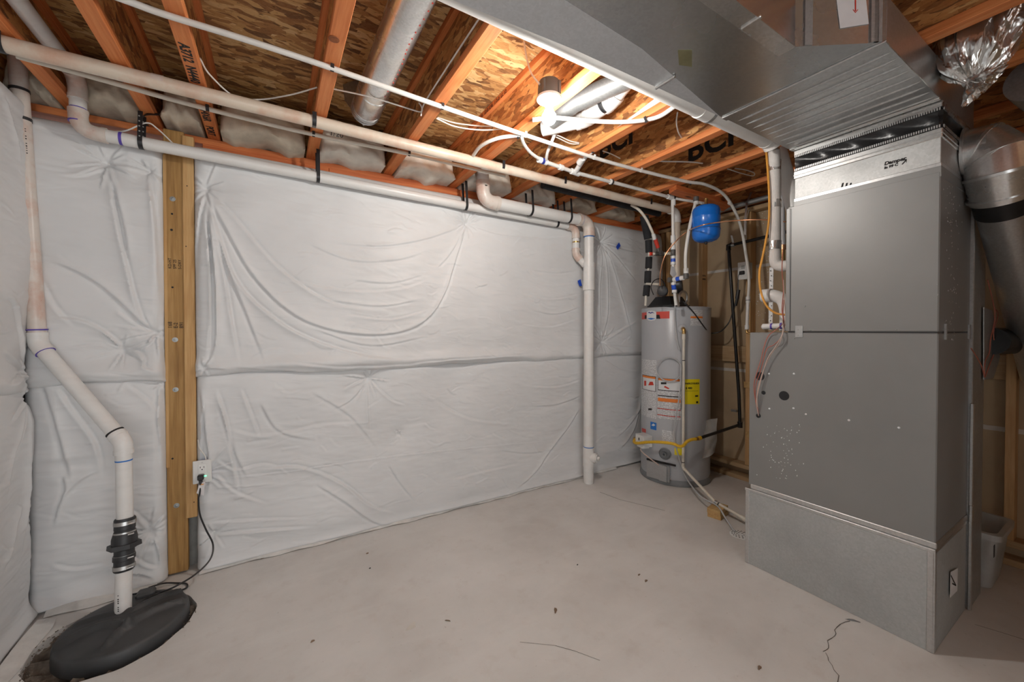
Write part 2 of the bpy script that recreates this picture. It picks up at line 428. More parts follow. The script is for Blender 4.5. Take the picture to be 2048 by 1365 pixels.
M['base_galv'] = galvanised('return base steel', (.46,.475,.47), .5, .06, .45)
M['washer'] = plain('zinc washer', (.34,.36,.36), .4, metal=.6)
M['collar'] = galvanised('collar steel', (.50,.505,.50), .48, .08, .75)
# ================================================================== the setting
ZJ = 2.46                # underside of the joists
YW = 2.88                # face of the foundation wall
XL = -1.08               # left foundation wall
XR = 3.60                # front of the stud wall beyond the heater
PIT = np.array([-0.605, 2.405]); PIT_R = 0.272

def build_floor():
    mb = MB(); n = 64
    x0, x1, y0, y1 = -0.95, -0.25, 2.06, 2.76
    circ = []; sq = []
    for k in range(n):
        th = 2*math.pi*k/n; rr = PIT_R * (1 + .012*math.sin(5*th+1) + .010*math.sin(13*th))
        circ.append((PIT[0] + rr*math.cos(th), PIT[1] + rr*math.sin(th), 0))
        c, s = math.cos(th), math.sin(th); cx, cy = (x0+x1)/2, (y0+y1)/2
        t = min((x1-x0)/2/max(abs(c), 1e-6), (y1-y0)/2/max(abs(s), 1e-6)); sq.append((cx+c*t, cy+s*t, 0))
    low = [(p[0], p[1], -.16) for p in circ]
    V = sq + circ + low
    mb.add(V, [(k, (k+1) % n, n+(k+1) % n, n+k) for k in range(n)] + [(n+k, n+(k+1) % n, 2*n+(k+1) % n, 2*n+k) for k in range(n)])
    X0, X1, Y0, Y1 = -1.3, 5.0, -2.2, 3.1
    for a, b in (((X0,Y0),(X1,y0)), ((X0,y1),(X1,Y1)), ((X0,y0),(x0,y1)), ((x1,y0),(X1,y1))):
        mb.add([(a[0],a[1],0),(b[0],a[1],0),(b[0],b[1],0),(a[0],b[1],0)], [(0,1,2,3)])
    return struct('floor', mb, M['concrete'], smooth=False)
FLOOR = build_floor()
def crack(pts, w):
    mb = MB(); q = [P(u, v, z=0.0012) for u, v in pts]
    for i in range(len(q)-1):
        a, b = q[i], q[i+1]; d = b - a; nrm = np.array([-d[1], d[0], 0]); nrm /= np.linalg.norm(nrm) + 1e-9
        wa = w * (.5 + .5*random.random()); mb.prism([a-nrm*wa, b-nrm*wa, b+nrm*wa, a+nrm*wa], (0,0,.0006))
    return obj('floor_crack', mb, M['ink_crack'], FLOOR, smooth=False)
M['ink_crack'] = plain('dark crack line', (.10,.085,.07), .9)  # thin dark ribbons laid on the slab as cracks
crack([(1700,1243),(1690,1245),(1681,1249),(1673,1256),(1669,1261),(1672,1268),(1670,1272),(1664,1277),(1655,1282),(1657,1291),(1657,1297),(1654,1300),(1646,1304)], .0016)
crack([(1651,1306),(1656,1315),(1657,1322),(1664,1331),(1668,1341),(1678,1352),(1675,1366)], .0011)
crack([(1200,985),(1240,1000),(1290,1012),(1330,1022)], .0012)
crack([(1040,1285),(1110,1292),(1150,1303),(1200,1322)], .0007)
crack([(1950,1250),(1990,1262),(2048,1280)], .0012)

# ---- dirt in the basin gap
mb = MB(); n = 48
ring = [[PIT[0] + r*math.cos(2*math.pi*k/n), PIT[1] + r*math.sin(2*math.pi*k/n), -.035 + .02*math.sin(k*1.7+r*40) + .012*math.sin(k*4.1)] for r in (.001, .20, .25, .295) for k in range(n)]
mb.add(ring, [(i*n+k, i*n+(k+1) % n, (i+1)*n+(k+1) % n, (i+1)*n+k) for i in range(3) for k in range(n)])
mb.add([(PIT[0]-.35, PIT[1]-.33, -.15), (PIT[0]+.35, PIT[1]-.33, -.15), (PIT[0]+.35, PIT[1]+.33, -.15), (PIT[0]-.35, PIT[1]+.33, -.15)], [(0,1,2,3)])
obj('basin_dirt', mb, M['dirt'], FLOOR, kind='stuff')
mb = MB()      # crumbs along the rim of the opening
for k in range(240):
    th = random.uniform(1.7, 4.1) if k < 190 else random.uniform(-.6, .7); r = PIT_R + random.uniform(-.03, .006); s = random.uniform(.0015, .0045)
    c = np.array([PIT[0]+r*math.cos(th), PIT[1]+r*math.sin(th), .001 if r > PIT_R else -.012])
    w_ = [np.array([s*random.uniform(.6,1.3)*math.cos(a_), s*random.uniform(.6,1.3)*math.sin(a_), 0]) for a_ in (0,1.2,2.5,3.8,5.0)]
    mb.add([c+q_ for q_ in w_] + [c+q_*.55+(0,0,s*.55) for q_ in w_], [(5,6,7,8,9)] + [(i_,(i_+1)%5,5+(i_+1)%5,5+i_) for i_ in range(5)])
obj('rim_crumbs', mb, M['dirt'], FLOOR, kind='stuff', smooth=False)

# ---- foundation walls
WALL_BACK = struct('wall_back', MB().box((XL-.2, YW, -.02), (XR+1.2, YW+.2, 2.384)), M['foundation'])
for i, (z0, z1, y0, xa, xb) in enumerate(((2.385, 2.421, 2.858, -.34, .32), (2.385, 2.421, 2.856, .3215, 3.688), (2.4225, 2.459, 2.866, -1.07, 3.688))):
    obj('sill_plate', MB().box((xa, y0, z0), (xb, YW+.14, z1), .002), M['sill_orange'], WALL_BACK)
obj('rim_board', MB().box((XL, 2.995, 2.461), (XR+1.0, 3.025, 2.765)), M['osb'], WALL_BACK)
WALL_LEFT = struct('wall_left', MB().box((XL-.2, -2.2, -.02), (XL, YW+.2, 2.47)), M['foundation'])
obj('rim_board', MB().box((XL-.03, -2.2, 2.471), (XL, 3.02, 2.765)), M['osb_web'], WALL_LEFT)

# ---- stud wall beyond the heater: drywall seen from behind, studs, plates, blocking
WALL_RIGHT = struct('wall_right', MB().box((XR+.09, -2.2, 0.0), (XR+.102, YW+.12, 2.764)), M['drywall'])
STUD_Y = [2.745, 2.365, 1.905, 1.46, 1.02, .445, .02, -.42, -.86, -1.30, -1.74]
for i, y in enumerate(STUD_Y):
    obj('stud', MB().box((XR, y-.019, .148), (XR+.0885, y+.019, 2.398), .002), M['stud'], WALL_RIGHT)
obj('stud', MB().box((XR-.002, 2.79, .148), (XR+.088, 2.828, 2.398), .002), M['stud'], WALL_RIGHT)
obj('bottom_plate', MB().box((XR-.004, -2.2, .108), (XR+.0885, 2.86, .147), .002), M['plate'], WALL_RIGHT)
obj('floor_plate', MB().box((XR-.004, -2.2, .001), (XR+.0885, 2.86, .04), .002), M['plate'], WALL_RIGHT)
obj('top_plate', MB().box((XR-.002, -2.2, 2.40), (XR+.0885, 2.86, 2.438), .002), M['plate'], WALL_RIGHT)
for a, b in zip(STUD_Y[1:-1], STUD_Y[2:]):
    obj('blocking', MB().box((XR+.046, b+.0195, 1.06), (XR+.0885, a-.0195, 1.205), .002), M['plate'], WALL_RIGHT)
for z in (.75, .965):
    if z == .965: ya, yb = 1.93, 2.72
    else: ya, yb = -2.0, 1.4
    obj('seam_tape', MB().box((XR+.0875, ya, z), (XR+.0895, yb, z+.028)), M['tape_white'], WALL_RIGHT)
obj('seam_tape', MB().box((XR+.0875, 1.1, 1.91), (XR+.0895, 2.72, 1.935)), M['tape_white'], WALL_RIGHT)
for (u, v) in ((1493, 770), (1497, 870)):
    p = P(u, v, x=XR+.01); obj('nailer_block', MB().box((XR-.004, p[1]-.10, p[2]-.028), (XR+.034, p[1]+.018, p[2]+.028), .003), M['block'], WALL_RIGHT)
mb = MB()
for k in range(140):                       # spatter of white compound on the drywall
    p = P(random.uniform(1500, 1545), random.uniform(405, 640), x=XR+.0894); s = random.uniform(.0012, .0035)
    mb.prism([p+(0,s*math.cos(a),s*math.sin(a)*1.3) for a in (0,1.05,2.1,3.14,4.2,5.2)], (-.0006,0,0))
obj('compound_spatter', mb, M['label_white'], WALL_RIGHT, kind='stuff', smooth=False)
zz_ = P(1402, 555, x=XR)[2]; lettering('2U16', .024, (XR+.006, 2.365-.0196, zz_+.008), (1,0,0), (0,0,1), M['ink'], WALL_RIGHT); lettering('BNB1', .024, (XR+.006, 2.365-.0196, zz_-.025), (1,0,0), (0,0,1), M['ink'], WALL_RIGHT)

# ---- unseen stud partition, added to keep light off the furnace's near side
WALL_LIGHT_BLOCK = struct('wall_light_block', MB().box((1.25, -1.15, 0.0), (3.69, -1.13, 2.459)), M['drywall'])
for x in (1.30, 1.71, 2.12, 2.53, 2.94, 3.35):
    obj('stud', MB().box((x-.019, -1.128, .04), (x+.019, -1.04, 2.42), .002), M['stud'], WALL_LIGHT_BLOCK)
obj('bottom_plate', MB().box((1.25, -1.128, .001), (3.60, -1.04, .039), .002), M['stud'], WALL_LIGHT_BLOCK)
obj('top_plate', MB().box((1.25, -1.128, 2.421), (3.59, -1.04, 2.459), .002), M['stud'], WALL_LIGHT_BLOCK)
# ---- subfloor and I-joists
CEILING = struct('ceiling', MB().box((XL-.2, -2.2, 2.788), (5.0, 3.1, 2.80)), M['osb'])
ys = [3.02, 1.905, .69, -.525, -2.2]
for j in range(4):
    xs = [-1.25, .70, 2.65, 5.0] if j % 2 == 0 else [-1.25, -.29, 1.68, 3.6, 5.0]
    for a, b in zip(xs, xs[1:]):
        obj('subfloor_panel', MB().box((a+.0015, ys[j+1]+.0015, 2.766), (b-.0015, ys[j]-.0015, 2.786)), M['osb'], CEILING)
JOISTS = [(-.885, 'orange I-joist nearest the left wall, crossing above the corner pipe'),
          (-.570, 'orange I-joist whose end meets the perforated strap beside the timber post'),
          (-.315, 'orange I-joist with black handwritten lettering along its underside'),
          (.188, 'orange I-joist with a round knot in its underside, left of the steel duct'),
          (.675, 'pinkish I-joist with a thin stapled cable on its side, right of the steel duct'),
          (1.168, 'I-joist that the ceiling light box is fixed to'),
          (1.665, 'brightly lit I-joist just right of the lamp with the white pipe along it'),
          (2.125, 'I-joist with the faint stamped letters, left of the one reading BCI'),
          (2.612, 'I-joist with large black BCI letters stamped on its web'),
          (3.135, 'short visible I-joist above the blue expansion tank by the stud wall'),
          (3.60, 'I-joist lying over the top plate of the stud wall')]
JO = []
for i, (x, lab) in enumerate(JOISTS):
    t = thing('floor_joist', lab, 'joist', (x+.029, 1.0, ZJ), 'I-joists under the subfloor')
    y0, y1 = -2.2, 2.992
    obj('bottom_flange', MB().box((x, y0, ZJ), (x+.058, y1, ZJ+.036), .002), M['fl_orange'], t)
    obj('top_flange', MB().box((x, y0, 2.729), (x+.058, y1, 2.765), .002), M['fl_orange'], t)
    obj('web', MB().box((x+.0235, y0, ZJ+.0365), (x+.0345, y1, 2.7285)), M['osb_web'], t)
    JO.append(t)
# handwriting and stamps
for s, (u, v), sz in (('A3712', (371, 88), .047), ('N4440', (384, 133), .047), ('3/4X6R', (405, 216), .046), ('PORT', (416, 252), .046)):
    p = P(u, v, z=ZJ); lettering(s, sz, (-.3105 + .005, p[1], ZJ-.0008), (0,1,0), (1,0,0), M['ink'], JO[2], bold=.0014)
def web_stamp(i, s, u, v, size):
    x = JOISTS[i][0] + .0235; p = P(u, v, x=x)
    lettering(s, size, (x-.0008, p[1], p[2]), (0,-1,0), (0,0,1), M['ink'], JO[i], 'stamp', bold=.006)
web_stamp(8, 'BCI', 1374, 326, .235); web_stamp(7, 'BCI', 1198, 320, .225)
x = JOISTS[5][0]; p = P(985, 222, x=x)
lettering('LLVL  12-0  LVL  1 2-0  LL 12', .030, (x-.0008, 2.35, 2.733), (0,-1,0), (0,0,1), M['ink'], JO[5], 'stamp')
x = JOISTS[6][0]; lettering('VERSA STUD', .028, (x-.0008, 1.75, 2.734), (0,-1,0), (0,0,1), M['ink'], JO[6], 'stamp')
# knot of the fourth joist
p = P(668, 78, z=ZJ); mb = MB(); mb.lathe([(.020,0),(.019,.0012),(.012,.0016),(.004,.0012)], (p[0], p[1], ZJ-.0009), (0,0,-1), 24)
M['knot'] = plain('knot', (.26,.075,.02), .7, var=.3, scale=60); obj('knot', mb, M['knot'], JO[3])

# ---- batts of insulation stuffed above the sill
def batt(x0, x1, z0, z1, yf, lab, m, seed, bul=.05, lean=.10, rag=.02):
    R = np.random.RandomState(seed); ni, nj = 26, 18
    s = np.linspace(-1, 1, ni)[:, None]; t = np.linspace(-1, 1, nj)[None, :]
    ph = R.uniform(0, 6.28, 8)
    nz = .010*np.sin(3*s+ph[0]+2*t)*np.cos(4*t+ph[1]) + .008*np.sin(7*s+ph[2])*np.sin(5*t+ph[3]) + .005*np.sin(13*s+ph[4]+9*t)
    bulge = bul*np.sqrt(np.clip((1-s**4)*(1-t**4), 0, 1))
    Y = yf - bulge + nz + lean*(t+1)/2*np.ones_like(s)
    X = (x0+x1)/2 + (x1-x0)/2*s*np.ones_like(t); Z = (z0+z1)/2 + (z1-z0)/2*t*np.ones_like(s)
    Z = Z + rag*(np.sin(5*s+ph[5]) + .35*np.sin(9*s+ph[6]) + .2*np.sin(19*s+ph[7]))*np.exp(-(t+1)*2.2) * .45
    front = np.stack([X, Y, Z], -1)
    mb = MB(); mb.grid(front)
    yb = 2.99; back = front.copy(); back[..., 1] = yb; nb = len(mb.v)
    edge = [(i, 0) for i in range(ni)] + [(ni-1, j) for j in range(1, nj)] + [(i, nj-1) for i in range(ni-2, -1, -1)] + [(0, j) for j in range(nj-2, 0, -1)]
    ne = len(edge)
    mb.v.extend([tuple(back[i, j]) for i, j in edge])
    for k in range(ne):
        a = edge[k]; b = edge[(k+1) % ne]; mb.f.append((a[0]*nj+a[1], b[0]*nj+b[1], nb+(k+1) % ne, nb+k))
    o = obj('insulation_batt', mb, m, angle=60); tag(o, lab, 'insulation', 'insulation batts above the sill'); return o
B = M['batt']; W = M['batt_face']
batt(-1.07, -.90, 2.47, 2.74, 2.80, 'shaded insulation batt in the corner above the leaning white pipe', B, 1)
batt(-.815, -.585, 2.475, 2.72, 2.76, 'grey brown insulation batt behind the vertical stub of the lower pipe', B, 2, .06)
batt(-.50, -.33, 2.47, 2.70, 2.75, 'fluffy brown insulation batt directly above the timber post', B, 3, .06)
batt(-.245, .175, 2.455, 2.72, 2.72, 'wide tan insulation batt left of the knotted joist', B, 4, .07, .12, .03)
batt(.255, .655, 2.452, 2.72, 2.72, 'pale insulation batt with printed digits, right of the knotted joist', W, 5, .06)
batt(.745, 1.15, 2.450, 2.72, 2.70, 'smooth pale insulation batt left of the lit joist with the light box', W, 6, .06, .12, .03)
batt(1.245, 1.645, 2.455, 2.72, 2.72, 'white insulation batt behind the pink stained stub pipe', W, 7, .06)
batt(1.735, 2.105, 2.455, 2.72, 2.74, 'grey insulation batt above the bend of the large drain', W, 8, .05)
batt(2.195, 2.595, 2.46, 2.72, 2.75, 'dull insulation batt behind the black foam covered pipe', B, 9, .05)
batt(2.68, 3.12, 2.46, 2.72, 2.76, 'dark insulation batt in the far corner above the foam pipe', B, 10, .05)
o = bpy.data.objects['insulation_batt.004']
lettering('1/20', .045, (.30, 2.652, 2.545), (1,0,0), (0,-.5,.9), M['ink'], o, 'printed_digits')
# ================================================================== quilted insulation blankets
def fold_field(S, T, curves):
    """sum of fold profiles; S,T grids (m along the wall, m up); curves: (points, amplitude, width)"""
    H = np.zeros_like(S)
    for pts, amp, wid in curves:
        q = np.array(smooth_path([np.array([a, b, 0]) for a, b in pts], 6))[:, :2]
        lo = q.min(0) - 4*wid; hi = q.max(0) + 4*wid
        msk = (S > lo[0]) & (S < hi[0]) & (T > lo[1]) & (T < hi[1])
        if not msk.any(): continue
        s = S[msk]; t = T[msk]
        best = np.full(s.shape, 1e9); sg = np.zeros_like(s); al = np.zeros_like(s); n = len(q)-1
        for i in range(n):
            a, b = q[i], q[i+1]; d = b - a; L2 = d @ d + 1e-12
            k = np.clip(((s-a[0])*d[0] + (t-a[1])*d[1]) / L2, 0, 1)
            dx = s - (a[0]+k*d[0]); dt = t - (a[1]+k*d[1]); dist = np.hypot(dx, dt); m = dist < best
            best[m] = dist[m]; sg[m] = np.sign(d[0]*dt - d[1]*dx)[m]; al[m] = ((i+k)/n)[m]
        x = sg*best/wid; taper = np.clip(np.minimum(al*7, (1-al)*3.0), 0, 1)
        taper = taper*taper*(3-2*taper)
        flip = 1.0 if (int(abs(pts[0][0])*977) % 3) else -1.0
        x = x*flip
        crest = np.where(x < 0, np.exp(-np.abs(x)**1.25*.75), np.exp(-(x*1.9)**2))
        H[msk] += amp*taper*(crest*1.0 - .55*np.exp(-((x-1.0)*1.5)**2))
    return H
def value_noise(S, T, fs, ft, seed):
    R = np.random.RandomState(seed); G = R.rand(64, 64)
    x = S*fs; y = T*ft; xi = np.floor(x).astype(int); yi = np.floor(y).astype(int); fx = x-xi; fy = y-yi
    fx = fx*fx*(3-2*fx); fy = fy*fy*(3-2*fy); g = lambda a, b: G[a % 64, b % 64]
    return (g(xi,yi)*(1-fx)+g(xi+1,yi)*fx)*(1-fy) + (g(xi,yi+1)*(1-fx)+g(xi+1,yi+1)*fx)*fy - .5
def blanket(label, s0, s1, t0, t1, place, pins, curves, bulge, seed, radial=1.0, edge=(.05,.05,.05,.05), cell=.0055, shape=None, hem=0.0, wr=1.0, wavy=0.0):
    """place(s, t, h) -> world point for depth h in front of the wall"""
    ns = max(8, int((s1-s0)/cell)); nt_ = max(8, int((t1-t0)/cell))
    S, T = np.meshgrid(np.linspace(s0, s1, ns), np.linspace(t0, t1, nt_), indexing='ij')
    R = np.random.RandomState(seed)
    dn = np.full_like(S, 9.0)
    for a, b, *_ in pins: dn = np.minimum(dn, np.hypot(S-a, T-b))
    puff = np.clip(dn/.24, 0, 1); puff = np.sqrt(puff*(2-puff)+1e-9)
    es = [np.clip((S-s0)/edge[0], 0, 1), np.clip((s1-S)/edge[1], 0, 1), np.clip((T-t0)/edge[2], 0, 1), np.clip((t1-T)/edge[3], 0, 1)]
    e = np.ones_like(S)
    for q in es: e = e*np.sqrt(q*(2-q)+1e-6)
    H = bulge*(.25 + .75*puff)*e
    auto = []
    for a, b, *rest in pins:
        n = rest[0] if rest else 11; reach = rest[1] if len(rest) > 1 else .22
        for k in range(n):
            th = 2*math.pi*(k + R.uniform(-.3, .3))/n; L = reach*R.uniform(.45, 1.2)
            sag = R.uniform(.0, .25)*abs(math.cos(th))
            pts = [(a+.012*math.cos(th), b+.012*math.sin(th)), (a+.5*L*math.cos(th), b+.5*L*math.sin(th)-.1*sag*L), (a+L*math.cos(th), b+L*math.sin(th)-.45*sag*L)]
            auto.append((pts, R.uniform(.005, .011)*radial, R.uniform(.005, .011)))
    nw = int((s1-s0)*(t1-t0)*34*wr)
    for k in range(nw):                      # many short slack wrinkles
        a = R.uniform(s0, s1); b = R.uniform(t0, t1); L = R.uniform(.05, .20); th = R.normal(0, .35); c = R.uniform(-.15, .25)*L
        dx, dt = L/2*math.cos(th), L/2*math.sin(th)
        auto.append(([(a-dx, b-dt), (a, b-c), (a+dx, b+dt)], R.uniform(.0012, .0032), R.uniform(.006, .013)))
    H = H + fold_field(S, T, auto)*np.clip(e*1.5, 0, 1) + 1.15*fold_field(S, T, curves)*e
    H = H + .030*value_noise(S, T, 2.6, 3.0, seed)*e + wr*.0055*value_noise(S, T, 7, 16, seed+1)*e + wr*.0030*value_noise(S+.3*T, T, 13, 44, seed+2)*e
    if hem: H = H + hem*np.exp(-((T-t0)/.05)**2)
    if shape is not None: H = H + shape(S, T)
    H = np.maximum(H, .002)
    if wavy: T = T + wavy*(np.sin(S*4.1+seed)+.5*np.sin(S*11+seed)+.25*np.sin(S*29))*np.exp(-((T-t0)/.05)**2)
    pts = place(S, T, H)
    mb = MB(); mb.grid(pts)
    t = thing('insulation_blanket', label, 'insulation', pts[ns//2, 0], 'white quilted wall insulation blankets')
    o = obj('blanket_sheet', mb, M['blanket'], t, angle=80)
    for a, b, *_ in pins:                    # plastic washers that hold the sheet to the wall
        i = int(np.clip(round((a-s0)/(s1-s0)*(ns-1)), 0, ns-1)); j = int(np.clip(round((b-t0)/(t1-t0)*(nt_-1)), 0, nt_-1))
        p = pts[i, j]; w = pts[i, j] - place(np.array(a), np.array(b), np.array(0.0)); w = w/(np.linalg.norm(w)+1e-9)
        m2 = MB().lathe([(.009,0),(.009,.003),(.004,.005),(.0035,.0042)], p - w*.001, w, 14)
        obj('fixing_washer', m2, M['white_plastic'], t)
    return t
YB = 2.835
def place_back(S, T, H): return np.stack([S, YB - H, T], -1)
XB = -1.035
def place_left(S, T, H): return np.stack([XB + H, S, T], -1)
def w2(pts, y=2.77): return [(P(u, v, y=y)[0], P(u, v, y=y)[2]) for u, v in pts]
def pin(u, v, n=11, reach=.22, y=2.80):
    p = P(u, v, y=y); return (p[0], p[2], n, reach)

# ---- right of the post, upper
cur = [(w2(c), a, w) for c, a, w in [
    ([(414,385),(436,470),(470,560),(530,625),(620,680),(760,718),(900,715)], .012, .016),
    ([(417,388),(450,450),(515,560),(610,640),(730,668),(830,652),(885,590),(925,462)], .011, .015),
    ([(419,386),(470,440),(560,540),(670,610),(800,625)], .007, .014),
    ([(413,390),(427,500),(434,600),(432,690),(416,728)], .016, .012),
    ([(411,390),(418,520),(420,640),(412,725)], .012, .010),
    ([(408,386),(396,440),(386,540),(388,640)], .012, .012),
    ([(415,390),(446,540),(462,640),(480,740)], .011, .013),
    ([(416,390),(456,530),(500,640),(540,745)], .009, .015),
    ([(930,455),(908,520),(884,590),(846,640),(780,668)], .009, .012),
    ([(930,456),(896,510),(868,540)], .006, .010),
    ([(924,452),(850,478),(760,492),(650,484)], .006, .012),
    ([(936,452),(1000,473),(1080,478),(1150,474)], .006, .012),
    ([(600,480),(700,520),(790,520),(860,500)], .005, .014),
    ([(560,560),(700,585),(800,580),(860,560)], .005, .014),
    ([(650,600),(760,612),(850,596)], .005, .010), ([(690,632),(780,640),(860,620)], .006, .010),
    ([(620,655),(740,690),(860,670)], .006, .010), ([(700,560),(780,566),(850,548)], .004, .010),
    ([(1050,560),(1100,572),(1160,566)], .004, .010), ([(1040,590),(1100,600),(1160,590)], .005, .010),
    ([(1060,620),(1110,628),(1160,612)], .005, .009), ([(1040,650),(1100,655),(1160,636)], .004, .010), ([(1060,540),(1110,546),(1160,540)], .004, .009),
    ([(560,725),(700,735),(900,722),(1100,708)], .006, .012), ([(470,735),(560,744),(700,745)], .006, .010),
    ([(1201,490),(1226,550),(1246,620),(1262,680)], .012, .015), ([(1202,488),(1240,530),(1272,570)], .010, .015),
    ([(1203,486),(1236,500),(1275,508)], .008, .014), ([(1201,490),(1212,560),(1214,620),(1206,672)], .010, .012),
    ([(1200,490),(1198,580),(1200,670)], .006, .010), ([(1207,680),(1240,660),(1275,640)], .009, .012), ([(1207,688),(1245,694),(1282,690)], .007, .010),
]]
pins_ru = [pin(413,378,9,.16), pin(410,735,7,.10), pin(930,449,13,.20), pin(1200,484,9,.25), pin(1203,685,14,.25)]
def hem_shape(S, T):
    d = T - 1.085
    fade = np.clip((2.7-S)/1.6, .35, 1)
    return (.034*np.exp(-((d-.06)/.045)**2) + .030*np.exp(-(d/.022)**2))*fade*(1+.25*np.sin(S*5.3)+.15*np.sin(S*13))
BL = blanket('large white quilted blanket right of the post, upper sheet with swagging folds', -.376, 3.575, 1.085, 2.384, place_back, pins_ru, cur, .088, 21,
             edge=(.06,.08,.05,.10), shape=hem_shape, wavy=.010)
# ---- right of the post, lower
cur = [(w2(c), a, w) for c, a, w in [
    ([(400,770),(410,840),(420,930),(415,1000)], .012, .012), ([(430,775),(452,850),(466,930),(478,1000)], .010, .014), ([(405,800),(400,900),(398,960)], .010, .010),
    ([(480,775),(505,840),(520,880)], .007, .012), ([(735,762),(700,800),(660,820)], .006, .010), ([(735,762),(734,820),(738,870)], .005, .010), ([(738,762),(780,800),(812,812)], .006, .010),
    ([(520,940),(600,935),(680,965),(740,1010),(800,1030)], .009, .013), ([(630,965),(690,1000),(750,1042),(800,1044)], .008, .012),
    ([(775,925),(800,965),(830,1000)], .006, .010), ([(430,920),(470,940),(530,930),(580,945)], .006, .012), ([(430,950),(470,985),(540,1010)], .006, .012),
    ([(560,870),(650,850),(760,845)], .004, .014), ([(460,860),(520,872),(600,860)], .005, .014),
    ([(1160,810),(1130,860),(1095,905),(1060,950),(1010,990)], .009, .014), ([(1162,760),(1110,775),(1040,772)], .005, .012), ([(1160,790),(1110,808),(1050,812)], .005, .012),
    ([(1000,900),(1060,905),(1120,895)], .004, .012), ([(900,960),(980,940),(1060,925)], .004, .012),
    ([(1280,740),(1278,800),(1262,860),(1230,905)], .010, .014), ([(1205,720),(1240,740),(1280,742)], .006, .012), ([(1283,800),(1262,840),(1225,880)], .007, .012),
    ([(430,958),(560,944),(720,920),(850,905),(1000,890),(1150,878)], .0045, .0045), ([(430,977),(480,974),(560,966)], .004, .0045), ([(410,1075),(500,1062),(640,1052)], .010, .012), ([(440,800),(470,900),(500,960)], .008, .014), ([(520,800),(560,860),(640,880)], .006, .014), ([(620,780),(700,830),(760,900)], .005, .016), ([(860,800),(940,840),(1040,850)], .005, .016), ([(420,1050),(500,1040),(620,1034)], .006, .010),
]]
def foot(S, T): return -.012*np.exp(-((T-1.13)/.05)**2) + .022*np.exp(-(T/.035)**2) + .012*np.exp(-((T-.16)/.10)**2)
blanket('large white quilted blanket right of the post, lower sheet reaching the floor', -.376, 3.575, .004, 1.125, place_back,
        [pin(735,757,9,.18), pin(428,1065,7,.12), pin(406,946,14,.16), (.75, .62, 5, .05)], cur, .080, 22, edge=(.06,.08,.02,.05), shape=foot)
# thin sewn ridge across the lower sheet
# ---- left of the post, upper and lower
cur = [(w2(c), a, w) for c, a, w in [
    ([(218,335),(232,430),(250,520),(272,610),(290,660)], .012, .013), ([(219,335),(240,400),(256,470),(262,540)], .009, .012), ([(297,350),(308,440),(314,540),(318,620)], .012, .011),
    ([(215,330),(170,350),(120,352)], .006, .012), ([(222,330),(255,335),(292,343)], .006, .010), ([(300,340),(318,360),(324,420)], .009, .010),
    ([(312,668),(280,640),(240,600),(190,560),(130,530),(90,520)], .010, .014), ([(247,699),(200,660),(150,640),(90,640)], .008, .013), ([(247,700),(190,690),(120,700)], .006, .012),
    ([(312,668),(290,690),(262,700)], .010, .010), ([(314,670),(320,700),(322,740)], .009, .010), ([(262,700),(285,715),(290,735),(320,745)], .012, .010), ([(80,560),(105,610),(150,660)], .008, .014),
    ([(230,620),(270,650),(305,662)], .007, .010),
]]
def hemL(S, T): return .026*np.exp(-((T-1.13)/.045)**2) + .032*np.exp(-((T-1.07)/.022)**2)
blanket('narrow white quilted blanket between the corner pipe and the post, upper sheet', -1.02, -.500, 1.07, 2.375, place_back,
        [pin(217,328,11,.16), pin(300,343,7,.10), pin(312,665,9,.14), pin(247,699,9,.16)], cur, .085, 23, edge=(.05,.05,.05,.06), shape=hemL, wavy=.012)
cur = [(w2(c), a, w) for c, a, w in [
    ([(90,760),(110,820),(130,900),(150,980)], .010, .015), ([(110,770),(150,830),(190,890),(200,960)], .010, .014), ([(130,950),(134,980),(118,1020),(108,1060)], .010, .012),
    ([(302,1060),(270,1030),(235,1010)], .008, .010), ([(302,1064),(262,1070),(220,1078)], .007, .010), ([(302,1066),(270,1100),(230,1130)], .008, .011), ([(304,1066),(318,1100),(322,1140)], .009, .010),
    ([(320,760),(316,820),(322,900),(324,980)], .009, .012), ([(250,770),(290,800),(318,830)], .006, .012), ([(100,1130),(150,1140),(220,1128)], .006, .012), ([(170,790),(220,850),(250,930)], .006, .014),
    ([(120,1000),(160,960),(200,940)], .006, .012), ([(260,1110),(290,1130),(320,1135)], .010, .010), ([(240,1150),(280,1145),(318,1152)], .010, .009),
]]
def footL(S, T): return .05*np.exp(-(T/.05)**2) + .010*np.exp(-((T-.2)/.10)**2)
blanket('narrow white quilted blanket behind the pump pipe, lower sheet crumpled at the floor', -1.02, -.500, .004, 1.11, place_back,
        [pin(302,1062,13,.16), pin(320,770,7,.08)], cur, .070, 24, edge=(.05,.05,.02,.05), shape=footL, wr=1.6)
# ---- left wall
def w3(pts, x=-.97): return [(P(u, v, x=x)[1], P(u, v, x=x)[2]) for u, v in pts]
cur = [(w3(c), a, w) for c, a, w in [
    ([(60,740),(30,720),(0,700)], .010, .014), ([(60,735),(40,640),(20,600),(0,590)], .008, .014), ([(62,745),(30,760),(0,775)], .010, .012), ([(10,190),(28,260),(40,330)], .010, .014),
]]
blanket('white blanket on the left wall, upper sheet with its edge over the corner pipe', -.6, 2.755, 1.075, 2.43, place_left, [(2.74, 1.12, 9, .2), (1.6, 1.9, 9, .2), (.4, 1.8, 9, .2), (2.1, 1.5, 7, .12)], cur, .07, 25,
        edge=(.05,.03,.05,.06), shape=lambda S, T: .02*np.exp(-((T-1.12)/.045)**2) + .026*np.exp(-((T-1.075)/.022)**2), wavy=.012)
cur = [(w3(c), a, w) for c, a, w in [
    ([(60,790),(62,900),(58,1000),(40,1120)], .016, .018), ([(72,800),(84,920),(82,1040),(60,1160)], .018, .018), ([(58,780),(30,900),(10,1010)], .008, .018), ([(50,1000),(20,1100),(0,1150)], .008, .016),
]]
